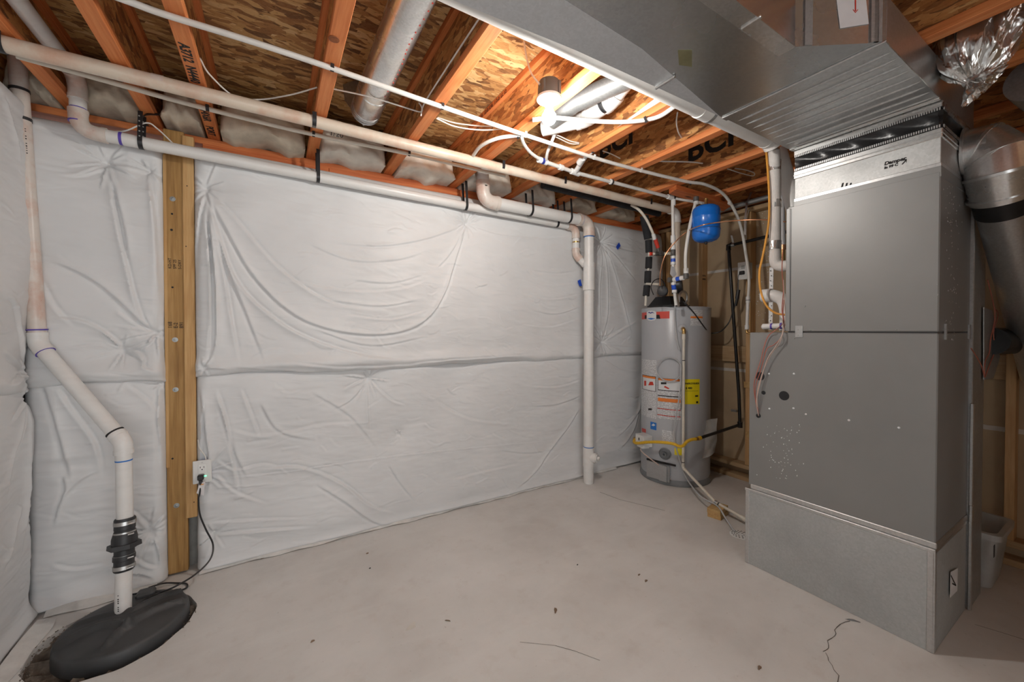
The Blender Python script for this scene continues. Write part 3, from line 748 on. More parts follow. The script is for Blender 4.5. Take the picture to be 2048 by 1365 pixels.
blanket('white blanket on the left wall, lower sheet with long upright folds', -.6, 2.755, .004, 1.11, place_left, [(2.72, 1.03, 9, .2), (1.6, .6, 9, .2), (.4, .6, 9, .2)], cur, .065, 26,
        edge=(.05,.05,.02,.04), shape=lambda S, T: .035*np.exp(-(T/.05)**2))
# hem strip folded out on the floor along the walls
def hem(label, path, w):
    mb = MB(); L = []; R_ = []
    for i, (x, y, nx, ny) in enumerate(path):
        q = x+y; ww = w*(.95+.18*math.sin(q*9.1)+.12*math.sin(q*23+1)); L.append((x, y, .024+.004*math.sin(q*17))); R_.append((x+nx*ww, y+ny*ww, .004+.002*math.sin(q*31)))
    A = np.stack([np.array(L), (np.array(L)+np.array(R_))/2 + (0,0,.004), np.array(R_)], 1); mb.grid(A)
    B_ = A.copy(); B_[..., 2] = .0008; B_[:, 0, 2] = .001; mb.grid(B_[:, ::-1])
    o = obj('blanket_hem', mb, M['hemcloth'], angle=70); tag(o, label, 'insulation hem', 'blanket hems on the floor')
M['hemcloth'] = plain('dusty hem', (.66,.645,.62), .65, var=.12, scale=14, bump=.3)
hem('dusty white hem of the left wall blanket lying on the floor by the black lid', [(-.935, y, .8, 0) for y in np.linspace(-.5, 2.66, 60)], .075)
hem('crumpled white hem on the floor below the narrow blanket', [(x, 2.735, 0, -.9) for x in np.linspace(-.93, -.53, 26)], .06)
hem('thin white hem along the foot of the large blanket', [(x, 2.768, 0, -.9) for x in np.linspace(-.36, 2.85, 120)], .040)
# ================================================================== ceiling light (the only lamp in view)
BX, BY = 1.083, 1.462
def ceiling_light():
    t = thing('ceiling_light', 'bare lit bulb in a white lampholder under a dark round box', 'light fixture', (BX, BY, 2.40))
    mb = MB(); mb.lathe([(.047,0),(.050,.004),(.050,.062),(.046,.070)], (BX, BY, 2.412), n=20)
    for th in (.4, 2.0, 3.6, 5.2): mb.box((BX+.050*math.cos(th)-.007, BY+.050*math.sin(th)-.007, 2.414), (BX+.050*math.cos(th)+.007, BY+.050*math.sin(th)+.007, 2.474), .002)
    obj('junction_box', mb, M['box_grey'], t)
    mb = MB(); mb.lathe([(.056,0),(.057,-.004),(.055,-.010),(.046,-.014),(.032,-.020),(.024,-.026),(.022,-.036),(.019,-.036),(.019,-.02)], (BX, BY, 2.412), n=40)
    lh = obj('lampholder', mb, M['porcelain'], t)
    for a in (.6, 2.6):
        obj('mounting_screw', MB().cyl((BX+.040*math.cos(a), BY+.040*math.sin(a), 2.398), (BX+.040*math.cos(a), BY+.040*math.sin(a), 2.393), .005, 10), M['steel'], lh)
    obj('bulb_cap', MB().lathe([(.013,0),(.0135,-.012),(.016,-.016),(.020,-.028)], (BX, BY, 2.380), n=20), M['white_plastic'], t)
    prof = [(.020,-.0)] + [(.0325*math.sin(a), -.032 + .0325*math.cos(a)) for a in np.linspace(.68, math.pi-.02, 12)]
    obj('bulb', MB().lathe(prof, (BX, BY, 2.353), n=28), M['bulb'], t, angle=80)
    # feed cable
    pts = [P(1047, 75, z=2.70), P(1052, 110, z=2.62), P(1062, 145, z=2.53), (BX-.052, BY+.0, 2.455)]
    obj('feed_cable', MB().tube(smooth_path(pts, 8), .0042, 8), M['cable'], t)
ceiling_light()

# ================================================================== pipework
def arc(p0, p1, p2, rb, n=7):
    p0, p1, p2 = [np.array(q, float) for q in (p0, p1, p2)]
    a = p0-p1; b = p2-p1; la, lb = np.linalg.norm(a), np.linalg.norm(b); a /= la; b /= lb
    th = math.acos(np.clip(a @ b, -1, 1)); d = min(rb/math.tan(th/2) if th > .05 else 0, la*.48, lb*.48)
    s, e = p1+a*d, p1+b*d
    return s, e, [((1-k)**2)*s + 2*k*(1-k)*p1 + k*k*e for k in np.linspace(0, 1, n)]
def pipe_run(name, label, cat, pts, r, m, bend=1.5, fit=1.14, hub=.9, group=None, n=18, mf=None, t=None):
    pts = [np.array(p, float) for p in pts]
    if t is None: t = thing(name, label, cat, pts[0], group)
    cur = pts[0]
    for i in range(1, len(pts)-1):
        s, e, A = arc(pts[i-1], pts[i], pts[i+1], r*bend*1.6)
        d0 = (pts[i]-pts[i-1]); d0 /= np.linalg.norm(d0); d1 = (pts[i+1]-pts[i]); d1 /= np.linalg.norm(d1)
        obj('pipe', MB().tube([cur, s], r, n), m, t)
        mb = MB()
        if fit > 1:
            mb.tube([s-d0*r*hub] + A + [e+d1*r*hub], r*fit, n)
            for c, d in ((s-d0*r*hub, d0), (e+d1*r*hub*.35, d1)): mb.tube([c, c+d*r*.62], r*fit*1.055, n)
        else: mb.tube(A, r, n)
        obj('elbow', mb, mf or m, t)
        cur = e
    obj('pipe', MB().tube([cur, pts[-1]], r, n), m, t)
    return t
def ring(parent, c, d, r, L, m, name='coupling', n=18):
    c = np.array(c, float); d = np.array(d, float); d /= np.linalg.norm(d)
    return obj(name, MB().tube([c-d*L/2, c+d*L/2], r, n), m, parent)
def dashes(parent, a, b, nrm, m=None, n=26, L=.6, w=.0022, name='printed_marking'):
    """a line of small print along a pipe"""
    a, b, nrm = [np.array(q, float) for q in (a, b, nrm)]; d = b-a; Lt = np.linalg.norm(d); d /= Lt; side = np.cross(d, nrm); mb = MB()
    for k in range(n):
        if random.random() < .25: continue
        s = a + d*Lt*k/n; e = s + d*Lt/n*L*random.uniform(.5, 1)
        mb.prism([s-side*w, e-side*w, e+side*w, s+side*w], nrm*.0005)
    return obj(name, mb, m or M['ink'], parent, kind='stuff', smooth=False)

R2, R3 = .0302, .0445
# --- upper two inch pipe under the joists, turning down behind the heater
YU, ZU = 2.27, 2.4275
xe = P(1354, 432, y=YU)[0]
up = pipe_run('vent_pipe', 'long tan tinted plastic pipe strapped under the joists, turning down to the heater', 'pipe', [(-1.03, YU, ZU), (xe, YU, ZU-.012), (xe, YU, 1.76)], R2, M['pvc_tan'], mf=M['pvc'])
ring(up, (-.42, YU, ZU), (1,0,0), R2*1.01, .04, M['pvc_pink'], 'stained_band'); 
# --- lower two inch pipe: down from the joist bay, along the wall, into the wye
XS = P(156, 200, y=2.70)[0]
z0, z1 = 2.308, 2.262
xd = P(1152, 470, y=2.70)[0]
low = pipe_run('drain_pipe', 'lower white plastic pipe running along the top of the blanket with purple primer marks', 'pipe',
               [(XS, .5, 2.565), (XS, 2.70, 2.555), (XS, 2.70, z0), (xd, 2.70, z1), (xd, 2.70, 2.02), (xd+.075, 2.665, 1.93)], R2, M['pvc'], mf=M['pvc_pink'])
ring(low, (XS, 2.70, 2.375), (0,0,1), R2*1.15, .05, M['pvc_pink']); ring(low, (XS, 2.70, 2.41), (0,0,1), R2*1.03, .006, M['purple'], 'primer_ring')
ring(low, (XS, 2.70, 2.348), (0,0,1), R2*1.165, .005, M['purple'], 'primer_ring')
ring(low, (XS+.150, 2.70, z0-.002), (1,0,0), R2*1.02, .012, M['purple'], 'primer_ring')
ring(low, (xd, 2.70, 2.13), (0,0,1), R2*1.01, .012, M['brass'], 'primer_ring')
# --- three inch drain: stub from the joists, along, down to the slab
Y3 = 2.62; X3 = P(1178, 600, y=Y3)[0]; XT = P(966, 350, y=Y3)[0]
big = pipe_run('drain_stack', 'large white plastic drain dropping from a pink stub and down the wall to the floor', 'pipe', [(XT, Y3, 2.72), (XT, Y3, 2.312), (X3, Y3, 2.305), (X3, Y3, -.01)], R3, M['pvc'], bend=1.25, mf=M['pvc_pink'])
big.children[1].data.materials[0] = M['pvc_pink']; big.children[0].data.materials[0] = M['pvc_pink']
big.children[3].data.materials[0] = M['pvc']
ring(big, (XT, Y3, 2.43), (0,0,1), R3*1.14, .05, M['pvc_pink'])
zw = P(1180, 560, y=Y3)[2]
ring(big, (X3, Y3, zw+.03), (0,0,1), R3*1.13, .22, M['pvc'], 'wye_body'); ring(big, (X3, Y3, zw+.13), (0,0,1), R3*1.2, .035, M['pvc'], 'wye_hub'); ring(big, (X3, Y3, zw-.075), (0,0,1), R3*1.2, .035, M['pvc'], 'wye_hub')
ring(big, (X3-.10, Y3, 2.306), (1,0,0), R3*1.16, .006, M['label_blue'], 'primer_ring'); ring(big, (X3, Y3, 2.17), (0,0,1), R3*1.02, .008, M['label_blue'], 'primer_ring')
zc = P(1187, 912, y=Y3)[2]
ring(big, (X3, Y3, zc), (0,0,1), R3*1.13, .17, M['pvc'], 'cleanout_tee'); ring(big, (X3, Y3, zc+.09), (0,0,1), R3*1.02, .006, M['label_blue'], 'primer_ring')
cd = np.array([.42, -.90, 0]); c0 = np.array([X3, Y3, zc])
obj('cleanout_hub', MB().tube([c0, c0+cd*.075], R3*.95, 20), M['pvc'], big)
plug = obj('cleanout_plug', MB().tube([c0+cd*.070, c0+cd*.084], R3*.80, 20), M['pvc'], big)
obj('plug_square', MB().tube([c0+cd*.083, c0+cd*.104], .016, 4), M['pvc'], plug)
dashes(big, (X3+.022, Y3-.0392, 1.78), (X3+.022, Y3-.0392, 1.02), (.49,-.87,0), n=60)
dashes(big, (X3+.020, Y3-.0402, 2.15), (X3+.020, Y3-.0402, 2.04), (.45,-.89,0), n=12)
# --- pump discharge: down the corner, slanting across, down into the basin
a0 = P(38, 170, y=2.735); a1 = P(76, 688, y=2.735); a2 = P(247, 885, y=2.53); a3 = P(250, 1040, y=2.525); a4 = P(246, 1228, z=.045)
pump = pipe_run('pump_discharge_pipe', 'white plastic pump pipe down the corner, slanting pinkish across, then into the black lid', 'pipe', [a0 + (-.004, 0, .12), a1, a2, a3], R2, M['pvc'], mf=M['pvc'])
for c in pump.children:
    pass
pump.children[2].data.materials[0] = M['pvc_pink']
obj('pipe', MB().tube([a3, a4], R2, 18), M['pvc'], pump)
dd = (a3-a2)/np.linalg.norm(a3-a2)
ring(pump, a0 + (a1-a0)*.02, a1-a0, R2*1.10, .012, M['rubber'], 'rubber_ring'); ring(pump, a0 + (a1-a0)*.13, a1-a0, R2*1.10, .014, M['rubber'], 'rubber_ring')
ring(pump, a1+(a2-a1)*.085, a2-a1, R2*1.16, .006, M['purple'], 'primer_ring'); ring(pump, a1-(a1-a0)*.055, a1-a0, R2*1.16, .006, M['purple'], 'primer_ring')
ring(pump, a2-(a2-a1)*.10, a2-a1, R2*1.15, .006, M['ink'], 'primer_ring'); ring(pump, a2+dd*.085, dd, R2*1.03, .006, M['label_blue'], 'primer_ring')
dashes(pump, a0+(a1-a0)*.17+(.018,-.025,0), a0+(a1-a0)*.28+(.018,-.025,0), (.55,-.83,0), n=12); dashes(pump, a4+(-.008,-.0305,.03), a4+(-.008,-.0305,.11), (-.2,-.98,0), n=9)
# check valve with steel clamps
zt, zb = P(245, 1037, y=2.525)[2], P(240, 1137, y=2.525)[2]
vc = (a3+a4)/2; vc = np.array([vc[0], 2.527, zb]); H = zt-zb
vx = lambda k: np.array([a4[0] + (a3[0]-a4[0])*((zb+H*k)-a4[2])/(a3[2]-a4[2]), a4[1] + (a3[1]-a4[1])*((zb+H*k)-a4[2])/(a3[2]-a4[2]), zb+H*k])
cv = thing('check_valve', 'black rubber check valve with steel band clamps on the pump pipe', 'valve', vx(0))
obj('valve_body', MB().tube([vx(k) for k in (0,.03,.04,.2,.21,.30,.31,.40,.41,.47,.48,.62,.72,.78,.79,.88,.89,.97,1.0)],
    [.034,.038,.036,.036,.040,.040,.036,.036,.044,.048,.046,.046,.040,.036,.038,.038,.035,.039,.036], 28), M['rubber'], cv)
obj('flange', MB().tube([vx(.435), vx(.52)], [.062,.060], 6), M['rubber'], cv)
for k in (.08, .27, .71, .91):
    b = obj('band_clamp', MB().tube([vx(k-.035), vx(k+.035)], .0398 if k < .5 else .0402, 28), M['steel'], cv)
    q = vx(k) + np.array([.028, -.030, 0]); obj('clamp_screw', MB().tube([q-(.010,.004,0), q+(.010,.004,0)], .005, 8), M['steel'], b)

# --- hanger straps
def strap(label, x, y, z, r, ztop=ZJ-.001, lean=0.0, both=True, w=.019, tail=None):
    pts = [(x, y-r-.002+lean, ztop)] if both else []
    pts += [(x, y + (r+.0025)*math.cos(a), z + (r+.0025)*math.sin(a)) for a in np.linspace(math.pi, 2*math.pi, 12)]
    pts += [(x, y+r+.002+lean, ztop)]
    if tail: pts += [(x+dx, y+r+.004+dy, ztop+dz) for dx, dy, dz in tail]
    t = thing('hanger_strap', label, 'strap', (x, y, ztop), 'black hanger straps')
    mb = MB().ribbon(pts, (1,0,0), w, .0022); obj('band', mb, M['black'], t)
    return t
for u, v, lab in ((4, 95, 'black strap round the tan pipe at the far left edge of the photo'), (628, 232, 'black strap round the tan pipe under the knotted joist'),
                  (1003, 330, 'black strap round the tan pipe beside the pink stub'), (1126, 357, 'black strap round the tan pipe below the lamp cable tee'), (1297, 402, 'black strap round the tan pipe near its right end')):
    x = P(u, v, y=YU)[0]; strap(lab, x, YU, ZU, R2)
zl = lambda x: z0 + (z1-z0)*(x-XS)/(xd-XS)
for u, lab, tl in ((283, 'black perforated strap with a loose tail on the lower pipe beside the post', True), (636, 'black twisted strap on the lower pipe below the knotted joist', False),
                   (931, 'black strap pair on the lower pipe left of the large drain bend', False), (1113, 'short black strap on the lower pipe near the drain stack', False)):
    x = P(u, 300 + (u-283)*.19, y=2.70)[0]; t = strap(lab, x, 2.70, zl(x), R2, lean=.02)
    if tl:
        q = np.array([x, 2.74, ZJ-.01]); obj('loose_tail', MB().ribbon(smooth_path([q+(-.004,-.03,-.03), q+(.02,-.045,.0), q+(.075,-.055,.012)], 5), (0,.5,.8), .018, .002), M['black'], t)
        obj('strap_screw', MB().cyl(q+(0,-.045,-.012), q+(0,-.055,-.012), .006, 10), M['steel'], t)
        mb = MB()
        for k in range(5):
            for yy in (-1, 1):
                c = np.array([x, 2.70+yy*.034, zl(x)+.02+k*.025]); mb.box(c-(.0025,.0022,.0025), c+(.0025,.0022,.0025))
        obj('strap_holes', mb, M['grey_plastic'], t, kind='stuff')
for u, lab in ((1060, 'black perforated strap at the middle of the large drain'), (1137, 'black perforated strap on the large drain by its bend')):
    x = P(u, 425, y=Y3)[0]; strap(lab, x, Y3, 2.307, R3, lean=.015)

# --- long cream water pipe under the joists, curving down to the furnace shoulder
px = [(250,0),(330,29),(500,82),(665,137),(885,214),(1050,270),(1190,316),(1280,341),(1372,363)]
pts = [P(u, v, z=2.446) for u, v in px]; pts = [pts[0] + (pts[0]-pts[1])*3] + pts
zz = [(1400,369,2.44,None),(1440,382,None,3.0),(1464,408,None,3.1),(1482,450,None,3.16),(1493,520,None,3.2),(1497,600,None,3.2),(1494,652,None,3.2)]
tail = [P(1410, 369, y=1.80), P(1444, 386, y=1.79), P(1466, 415, y=1.78), P(1482, 455, y=1.77), P(1492, 510, y=1.76), P(1498, 560, y=1.75), P(1496, 600, y=1.745)]
cp = thing('water_pipe', 'long thin cream water pipe clipped under all joists, curving down by the outlet', 'pipe', pts[1])
obj('pipe', MB().tube(smooth_path(pts + tail, 6), .0112, 12), M['pex'], cp)
end = P(1494, 655, y=1.74)
obj('pipe', MB().tube([tail[-1], end], .0125, 12), M['pvc'], cp)
ring(cp, tail[-1], (0,0,1), .0165, .05, M['white_plastic']); ring(cp, tail[-1]-(0,0,.004), (0,0,1), .0168, .004, M['black'], 'seal_ring'); ring(cp, end, (0,0,1), .016, .035, M['white_plastic'])
ring(cp, tail[1]*.3 + tail[2]*.7, tail[2]-tail[1], .0145, .018, M['white_plastic'], 'clip')
obj('brass_elbow', MB().tube(smooth_path([end-(0,0,.01), end-(0,0,.04), end-(0,.03,.05), end-(0,.10,.052)], 5), .009, 10), M['brass'], cp)
for u, v, m in ((664, 137, 'black'), (884, 214, 'black'), (1050, 270, 'white_plastic'), (1187, 315, 'white_plastic'), (1281, 341, 'white_plastic'), (1381, 366, 'black')):
    p = P(u, v, z=2.446); mb = MB().ribbon([p+(0,-.014,.013), p+(0,-.0125,0), p+(0,0,-.0125), p+(0,.0125,0), p+(0,.014,.013)], (1,0,0), .014, .003)
    obj('pipe_clip', mb, M[m], cp)
# --- second thin pipe, below and behind the tan pipe
pts = [P(235, 168, z=2.446), P(400, 214, z=2.446), P(622, 268, z=2.446), P(818, 308, z=2.446), P(930, 334, z=2.446), P(1010, 352, z=2.446)]
c2 = thing('water_pipe', 'thin cream water pipe running just behind the long tan pipe', 'pipe', pts[0])
obj('pipe', MB().tube(smooth_path([pts[0] + (pts[0]-pts[1])] + pts, 5), .0112, 12), M['cpvc'], c2)
for p in (P(415, 217, z=2.446), P(627, 269, z=2.446), P(818, 308, z=2.446)):
    obj('pipe_clip', MB().ribbon([p+(0,-.014,.013), p+(0,-.0125,0), p+(0,0,-.0125), p+(0,.0125,0), p+(0,.014,.013)], (1,0,0), .014, .003), M['black'], c2)
# --- white distribution pipe with tees below the lamp
ZC = 2.43
q0, q1, q2, q3 = P(1062, 305, z=ZC), P(1085, 322, z=ZC), P(1150, 345, z=ZC), P(1345, 396, z=ZC)
q4 = P(1413, 408, z=2.395)
dist = thing('supply_pipe', 'white supply pipe with tees and couplings right of the lamp, ending at the blue tank', 'pipe', q1)
obj('pipe', MB().tube([q1, q2, q3], .0125, 12), M['pex'], dist)
for p, d, L in ((q1, q2-q1, .07), (q1+(q2-q1)*.55, q2-q1, .03), (q2, q2-q1, .075), (q2+(q3-q2)*.33, q3-q2, .02), (q3-(q3-q2)*.03, q3-q2, .06)):
    ring(dist, p, d, .019, L, M['white_plastic'])
ring(dist, q2+(q3-q2)*.335, q3-q2, .0205, .012, M['black'], 'clip'); ring(dist, q1, q2-q1, .0195, .02, M['label_blue_d'] if 'label_blue_d' in M else M['box_grey'], 'crimp')
obj('branch', MB().tube(smooth_path([q1+(0,0,0), P(1062, 306, z=ZC+.002), P(1048, 288, z=2.435), P(1044, 274, z=2.44), P(1046, 262, z=2.48)], 6), .0095, 10), M['pex'], dist)
obj('branch', MB().tube(smooth_path([q1+(q2-q1)*.10, P(1095, 305, z=2.45), P(1103, 285, z=2.49), P(1112, 262, z=2.56)], 6), .0095, 10), M['pex'], dist)
obj('riser', MB().tube([q2, P(1172, 311, z=2.47), P(1250, 250, z=2.50), P(1330, 190, z=2.52)], .0165, 14), M['pvc'], dist)
ring(dist, P(1162, 321, z=2.455), P(1172, 311, z=2.47)-q2, .0215, .05, M['white_plastic']); ring(dist, P(1164, 294, z=2.478)*.0+P(1186, 300, z=2.475), P(1250, 250, z=2.5)-q2, .0185, .012, M['black'], 'clip')
obj('pipe', MB().tube([q3, q4], .0115, 12), M['pex'], dist)
obj('drop', MB().tube([q3, (q3[0]+.012, q3[1], 2.09), (q3[0]+.012, q3[1], 1.95)], .0125, 12), M['pex'], dist)
for z, L in ((2.395, .05), (2.10, .05), (2.03, .03)): ring(dist, (q3[0]+.010, q3[1], z), (0,0,1), .0185, L, M['white_plastic'])
ring(dist, q3, q4-q3, .018, .035, M['black'], 'elbow_fitting')
obj('branch', MB().tube(smooth_path([P(1065, 240, z=2.42), P(1110, 236, z=2.44), P(1180, 242, z=2.445), P(1250, 244, z=2.446), P(1310, 236, z=2.448), P(1345, 216, z=2.455), P(1362, 200, z=2.47)], 6), .0105, 10), M['pex'], dist)
obj('branch', MB().tube(smooth_path([P(946, 312, z=2.44), P(962, 292, z=2.44), P(995, 277, z=2.443), P(1040, 270, z=2.45)], 6), .0105, 10), M['pex'], dist)
for (u, v) in ((1293, 240), (1037, 273)):
    p = P(u, v, z=2.445); obj('pipe_clip', MB().ribbon([p+(-.013,0,.014), p+(-.0125,0,0), p+(0,0,-.0125), p+(.0125,0,0), p+(.013,0,.014)], (0,1,0), .014, .003), M['black'], dist)

# --- round steel duct between the joists and its boot at the wall
rd = thing('round_duct', 'round shiny steel duct lying between two joists and ending in a boot', 'duct', (.43, 1.2, 2.52))
rc = (.448, 2.575); rr_ = .074
obj('duct_body', MB().tube([(rc[0], y, rc[1]) for y in (-.5, .6, 1.75, 2.10)], rr_, 32), M['galv_bright'], rd)
obj('duct_end', MB().tube([(rc[0], 2.10, rc[1]), (rc[0], 2.11, rc[1]), (rc[0], 2.26, rc[1]-.004), (rc[0]-.005, 2.34, rc[1]+.01)], [rr_*1.04, rr_*1.04, rr_*1.0, rr_*.96], 32), M['galv_bright'], rd)
for k in range(3): obj('crimp', MB().tube([(rc[0], 2.27+.022*k, rc[1]), (rc[0], 2.278+.022*k, rc[1])], rr_*1.05, 32), M['galv'], rd)
obj('boot', MB().tube([(rc[0], 2.33, rc[1]), (rc[0], 2.42, rc[1]+.08), (rc[0], 2.44, 2.755)], [rr_*1.02, rr_*1.25, rr_*1.35], 4), M['galv_dull'], rd)
mb = MB()
for k in range(34):
    y = .75 + k*.038 + random.uniform(-.008, .008); a = -1.05 + .12*math.sin(k*.5)
    c = np.array([rc[0]+rr_*1.005*math.cos(a), y, rc[1]+rr_*1.005*math.sin(a)]); mb.box(c-(.0025,.0025,.0015), c+(.0025,.0025,.0015))
obj('red_specks', mb, M['pipe_red'], rd, kind='stuff')
# --- pipes in the bay beside the lamp: flexible steel duct and large white elbowed drain
fx = thing('round_duct', 'grey round duct slanting up behind the lamp', 'duct', P(1130, 225, z=2.58))
obj('duct_body', MB().tube([P(1102, 240, z=2.555), P(1150, 205, z=2.58), P(1250, 160, z=2.61), P(1330, 122, z=2.64)], .050, 24), M['galv_dull'], fx)
pw = pipe_run('drain_pipe', 'white plastic drain with two bends in the bay right of the lamp', 'pipe', [P(1085, 258, z=2.56), P(1168, 240, z=2.565), P(1222, 203, z=2.58), P(1262, 152, z=2.64)], .042, M['pvc'], bend=.8, fit=1.1, hub=.7)
p = P(1208, 208, z=2.575); ring(pw, p, P(1222, 203, z=2.58)-P(1168, 240, z=2.565), .0475, .016, M['black'], 'hanger_band')

# --- white electrical cables
def cable(label, pts, r=.0036, m='cable', name='electric_cable', cat='cable', grp='white electrical cables'):
    o = obj(name, MB().tube(smooth_path(pts, 7), r, 8), M[m]); return tag(o, label, cat, grp)
cable('thin white cable sagging behind the tan pipe between the lettered and knotted joists', [P(400, 117, z=2.50), P(420, 150, z=2.49), P(470, 194, z=2.47), P(520, 199, z=2.49), P(580, 190, z=2.50), P(634, 175, z=2.53)])
cable('thin white cable crossing in front of the round duct boot', [P(662, 177, z=2.52), P(740, 194, z=2.50), P(800, 212, z=2.50), P(841, 224, z=2.50), P(843, 214, z=2.50), P(838, 206, z=2.52)])
cable('stapled grey cable along the side of the pinkish joist', [(.668, .6, 2.52), (.668, 1.2, 2.52), (.666, 1.7, 2.515), (.662, 1.95, 2.50), (.66, 2.0, 2.46)])
cable('upper of two white cables below the cream pipe left of the lamp', [P(875, 235, z=2.48), P(910, 246, z=2.47), P(960, 252, z=2.465), P(1000, 253, z=2.47)])
cable('lower of two white cables below the cream pipe left of the lamp', [P(873, 237, z=2.475), P(910, 253, z=2.46), P(960, 260, z=2.455), P(1008, 258, z=2.462)])
cable('upper of a pair of white cables right of the lamp', [P(1100, 266, z=2.56), P(1118, 272, z=2.55), P(1140, 282, z=2.54), P(1158, 286, z=2.54)])
cable('lower of a pair of white cables right of the lamp', [P(1100, 269, z=2.555), P(1118, 277, z=2.545), P(1140, 287, z=2.535), P(1158, 288, z=2.54)])
cable('flat grey cable between the two stamped joists', [P(1205, 302, z=2.54), P(1222, 308, z=2.54), P(1240, 317, z=2.54)])
cable('paired white cable in front of the BCI stamp', [P(1300, 322, z=2.54), P(1330, 323, z=2.535), P(1380, 324, z=2.535), P(1405, 327, z=2.54)], .005)
cable('white cable loop on the joist web near the wrapped pipe', [P(1455, 338, z=2.53), P(1480, 346, z=2.52), P(1505, 352, z=2.515), P(1508, 346, z=2.53), P(1490, 340, z=2.545), P(1470, 337, z=2.55)])
cable('white cable hanging in a loop from beside the long duct edge', [P(1355, 225, z=2.47), P(1353, 245, z=2.48), P(1357, 265, z=2.49), P(1363, 275, z=2.50)])
cable('thin white cable behind the lower pipe at the strap', [P(205, 263, y=2.74), P(250, 262, y=2.73), P(292, 246, y=2.72), P(315, 258, y=2.74), P(352, 293, y=2.78)])
cable('white cable dropping down the wall to the post outlet', [P(396, 880, y=2.785), P(400, 898, y=2.77), P(410, 912, y=2.765), P(412, 922, y=2.76)])
# ================================================================== furnace, plenum and ducts
FX = 2.345
# ---- return base under the furnace: cross-broken panels
def broken_panel(mb, a, b, c, d, n, h=.011):
    a, b, c, d, n = [np.array(q, float) for q in (a, b, c, d, n)]; m = (a+b+c+d)/4 + n*h
    mb.add([a, b, c, d, m], [(0,1,4),(1,2,4),(2,3,4),(3,0,4)])
base = thing('return_plenum', 'galvanised sheet metal base box with cross creases under the furnace', 'duct', (FX, .48, 0))
x0, x1, y0, y1, zt_ = FX, 2.85, .48, 1.247, .432
mb = MB(); broken_panel(mb, (x0,y1,.001), (x0,y0,.001), (x0,y0,zt_), (x0,y1,zt_), (-1,0,0)); obj('side_panel', mb, M['base_galv'], base, smooth=False)
mb = MB(); broken_panel(mb, (x0,y0,.001), (x1,y0,.001), (x1,y0,zt_), (x0,y0,zt_), (0,-1,0)); obj('end_panel', mb, M['base_galv'], base, smooth=False)
obj('box_body', MB().box((x0+.001, y0+.001, .001), (x1-.001, y1-.001, zt_-.004)), M['base_galv'], base)
for y in (y0+.012, y1-.012):
    obj('corner_seam', MB().box((x0-.004, y-.010, .002), (x0+.004, y+.010, zt_+.002), .002), M['galv'], base)
obj('corner_seam', MB().box((x0-.002, y0-.003, .002), (x0+.014, y0+.006, zt_), .002), M['galv'], base)
obj('top_flange', MB().box((x0-.003, y0-.003, zt_-.012), (x1+.002, y1+.003, zt_+.004), .002), M['galv'], base)
s = P(1908, 1165, y=.478)
st = obj('white_sticker', MB().prism([P(1901, 1145, y=.4665), P(1915, 1137, y=.4665), P(1914, 1182, y=.4665), P(1900, 1196, y=.4665)], (0,-.001,0)), M['paper'], base)
obj('ink_scribble', MB().ribbon([P(1902, 1152, y=.4645), P(1912, 1172, y=.4645), P(1905, 1168, y=.4645)], (.6,0,.8), .006, .0006), M['ink'], st)
# ---- return duct behind
ret = thing('return_duct', 'tall galvanised return duct standing behind the furnace', 'duct', (2.87, .47, 0))
obj('duct_body', MB().box((2.862, .468, .001), (3.09, 1.16, 2.02), .003), M['galv_dull'], ret)
obj('edge_seam', MB().box((2.853, .462, .002), (2.875, .474, 1.0), .002), M['galv'], ret)
obj('seam_patch', MB().box((2.85, .461, .43), (2.885, .472, .51), .002), M['galv'], ret)

# ---- furnace
fur = thing('furnace', 'tall grey furnace cabinet with a narrower upper section', 'furnace', (2.36, .48, .45))
cx0, cx1 = 2.358, 2.86
obj('lower_cabinet', MB().box((cx0, .481, .452), (cx1, 1.238, 1.338), .004), M['cabinet'], fur)
obj('upper_cabinet', MB().box((cx0, .481, 1.344), (cx1, 1.047, 2.008), .004), M['cabinet'], fur)
obj('mid_gap', MB().box((cx0+.004, .485, 1.337), (cx1-.004, 1.04, 1.345)), M['black'], fur)
obj('bottom_tape', MB().box((cx0-.006, .476, .436), (cx1, 1.225, .462), .003), M['galv'], fur)
obj('front_edge_trim', MB().box((cx0-.002, 1.033, 1.345), (cx0+.03, 1.052, 2.0), .002), M['cabinet'], fur)
obj('edge_gap', MB().box((cx0-.0012, 1.028, 1.346), (cx0+.001, 1.031, 1.998)), M['black'], fur)
p = P(1598, 664, x=cx0)
lt = obj('latch_plate', MB().box((cx0-.004, p[1]-.017, p[2]-.030), (cx0+.001, p[1]+.017, p[2]+.032), .001), M['galv'], fur)
for dz in (-.018, .012): obj('latch_screw', MB().cyl((cx0-.004, p[1]+.004, p[2]+dz), (cx0-.007, p[1]+.004, p[2]+dz), .0035, 8), M['steel'], lt)
for u, v, r in ((1568, 792, .025), (1520, 753, .024), (1527, 786, .011)):
    p = P(u, v, x=cx0-.001); obj('knockout', MB().lathe([(r,0),(r,.0018),(r*.9,.0022)], (cx0+.0005, p[1], p[2]), (-1,0,0), 28), M['black'], fur)
p = P(1517, 832, x=cx0); obj('grommet', MB().lathe([(.012,0),(.012,.004),(.007,.005),(.006,.002)], (cx0, p[1], p[2]), (-1,0,0), 20), M['black'], fur)
for u, v in ((1589, 677), (1588, 748), (1587, 817), (1612, 829), (1539, 818), (1538, 748), (1698, 841), (1798, 856), (1610, 613), (1621, 661), (1793, 660)):
    p = P(u, v, x=cx0); r = .0052 if v > 700 and u < 1830 else .003
    obj('cabinet_screw', MB().lathe([(r,0),(r,.002),(r*.5,.0045)], (cx0, p[1], p[2]), (-1,0,0), 10), M['label_white'] if r > .004 else M['steel'], fur)
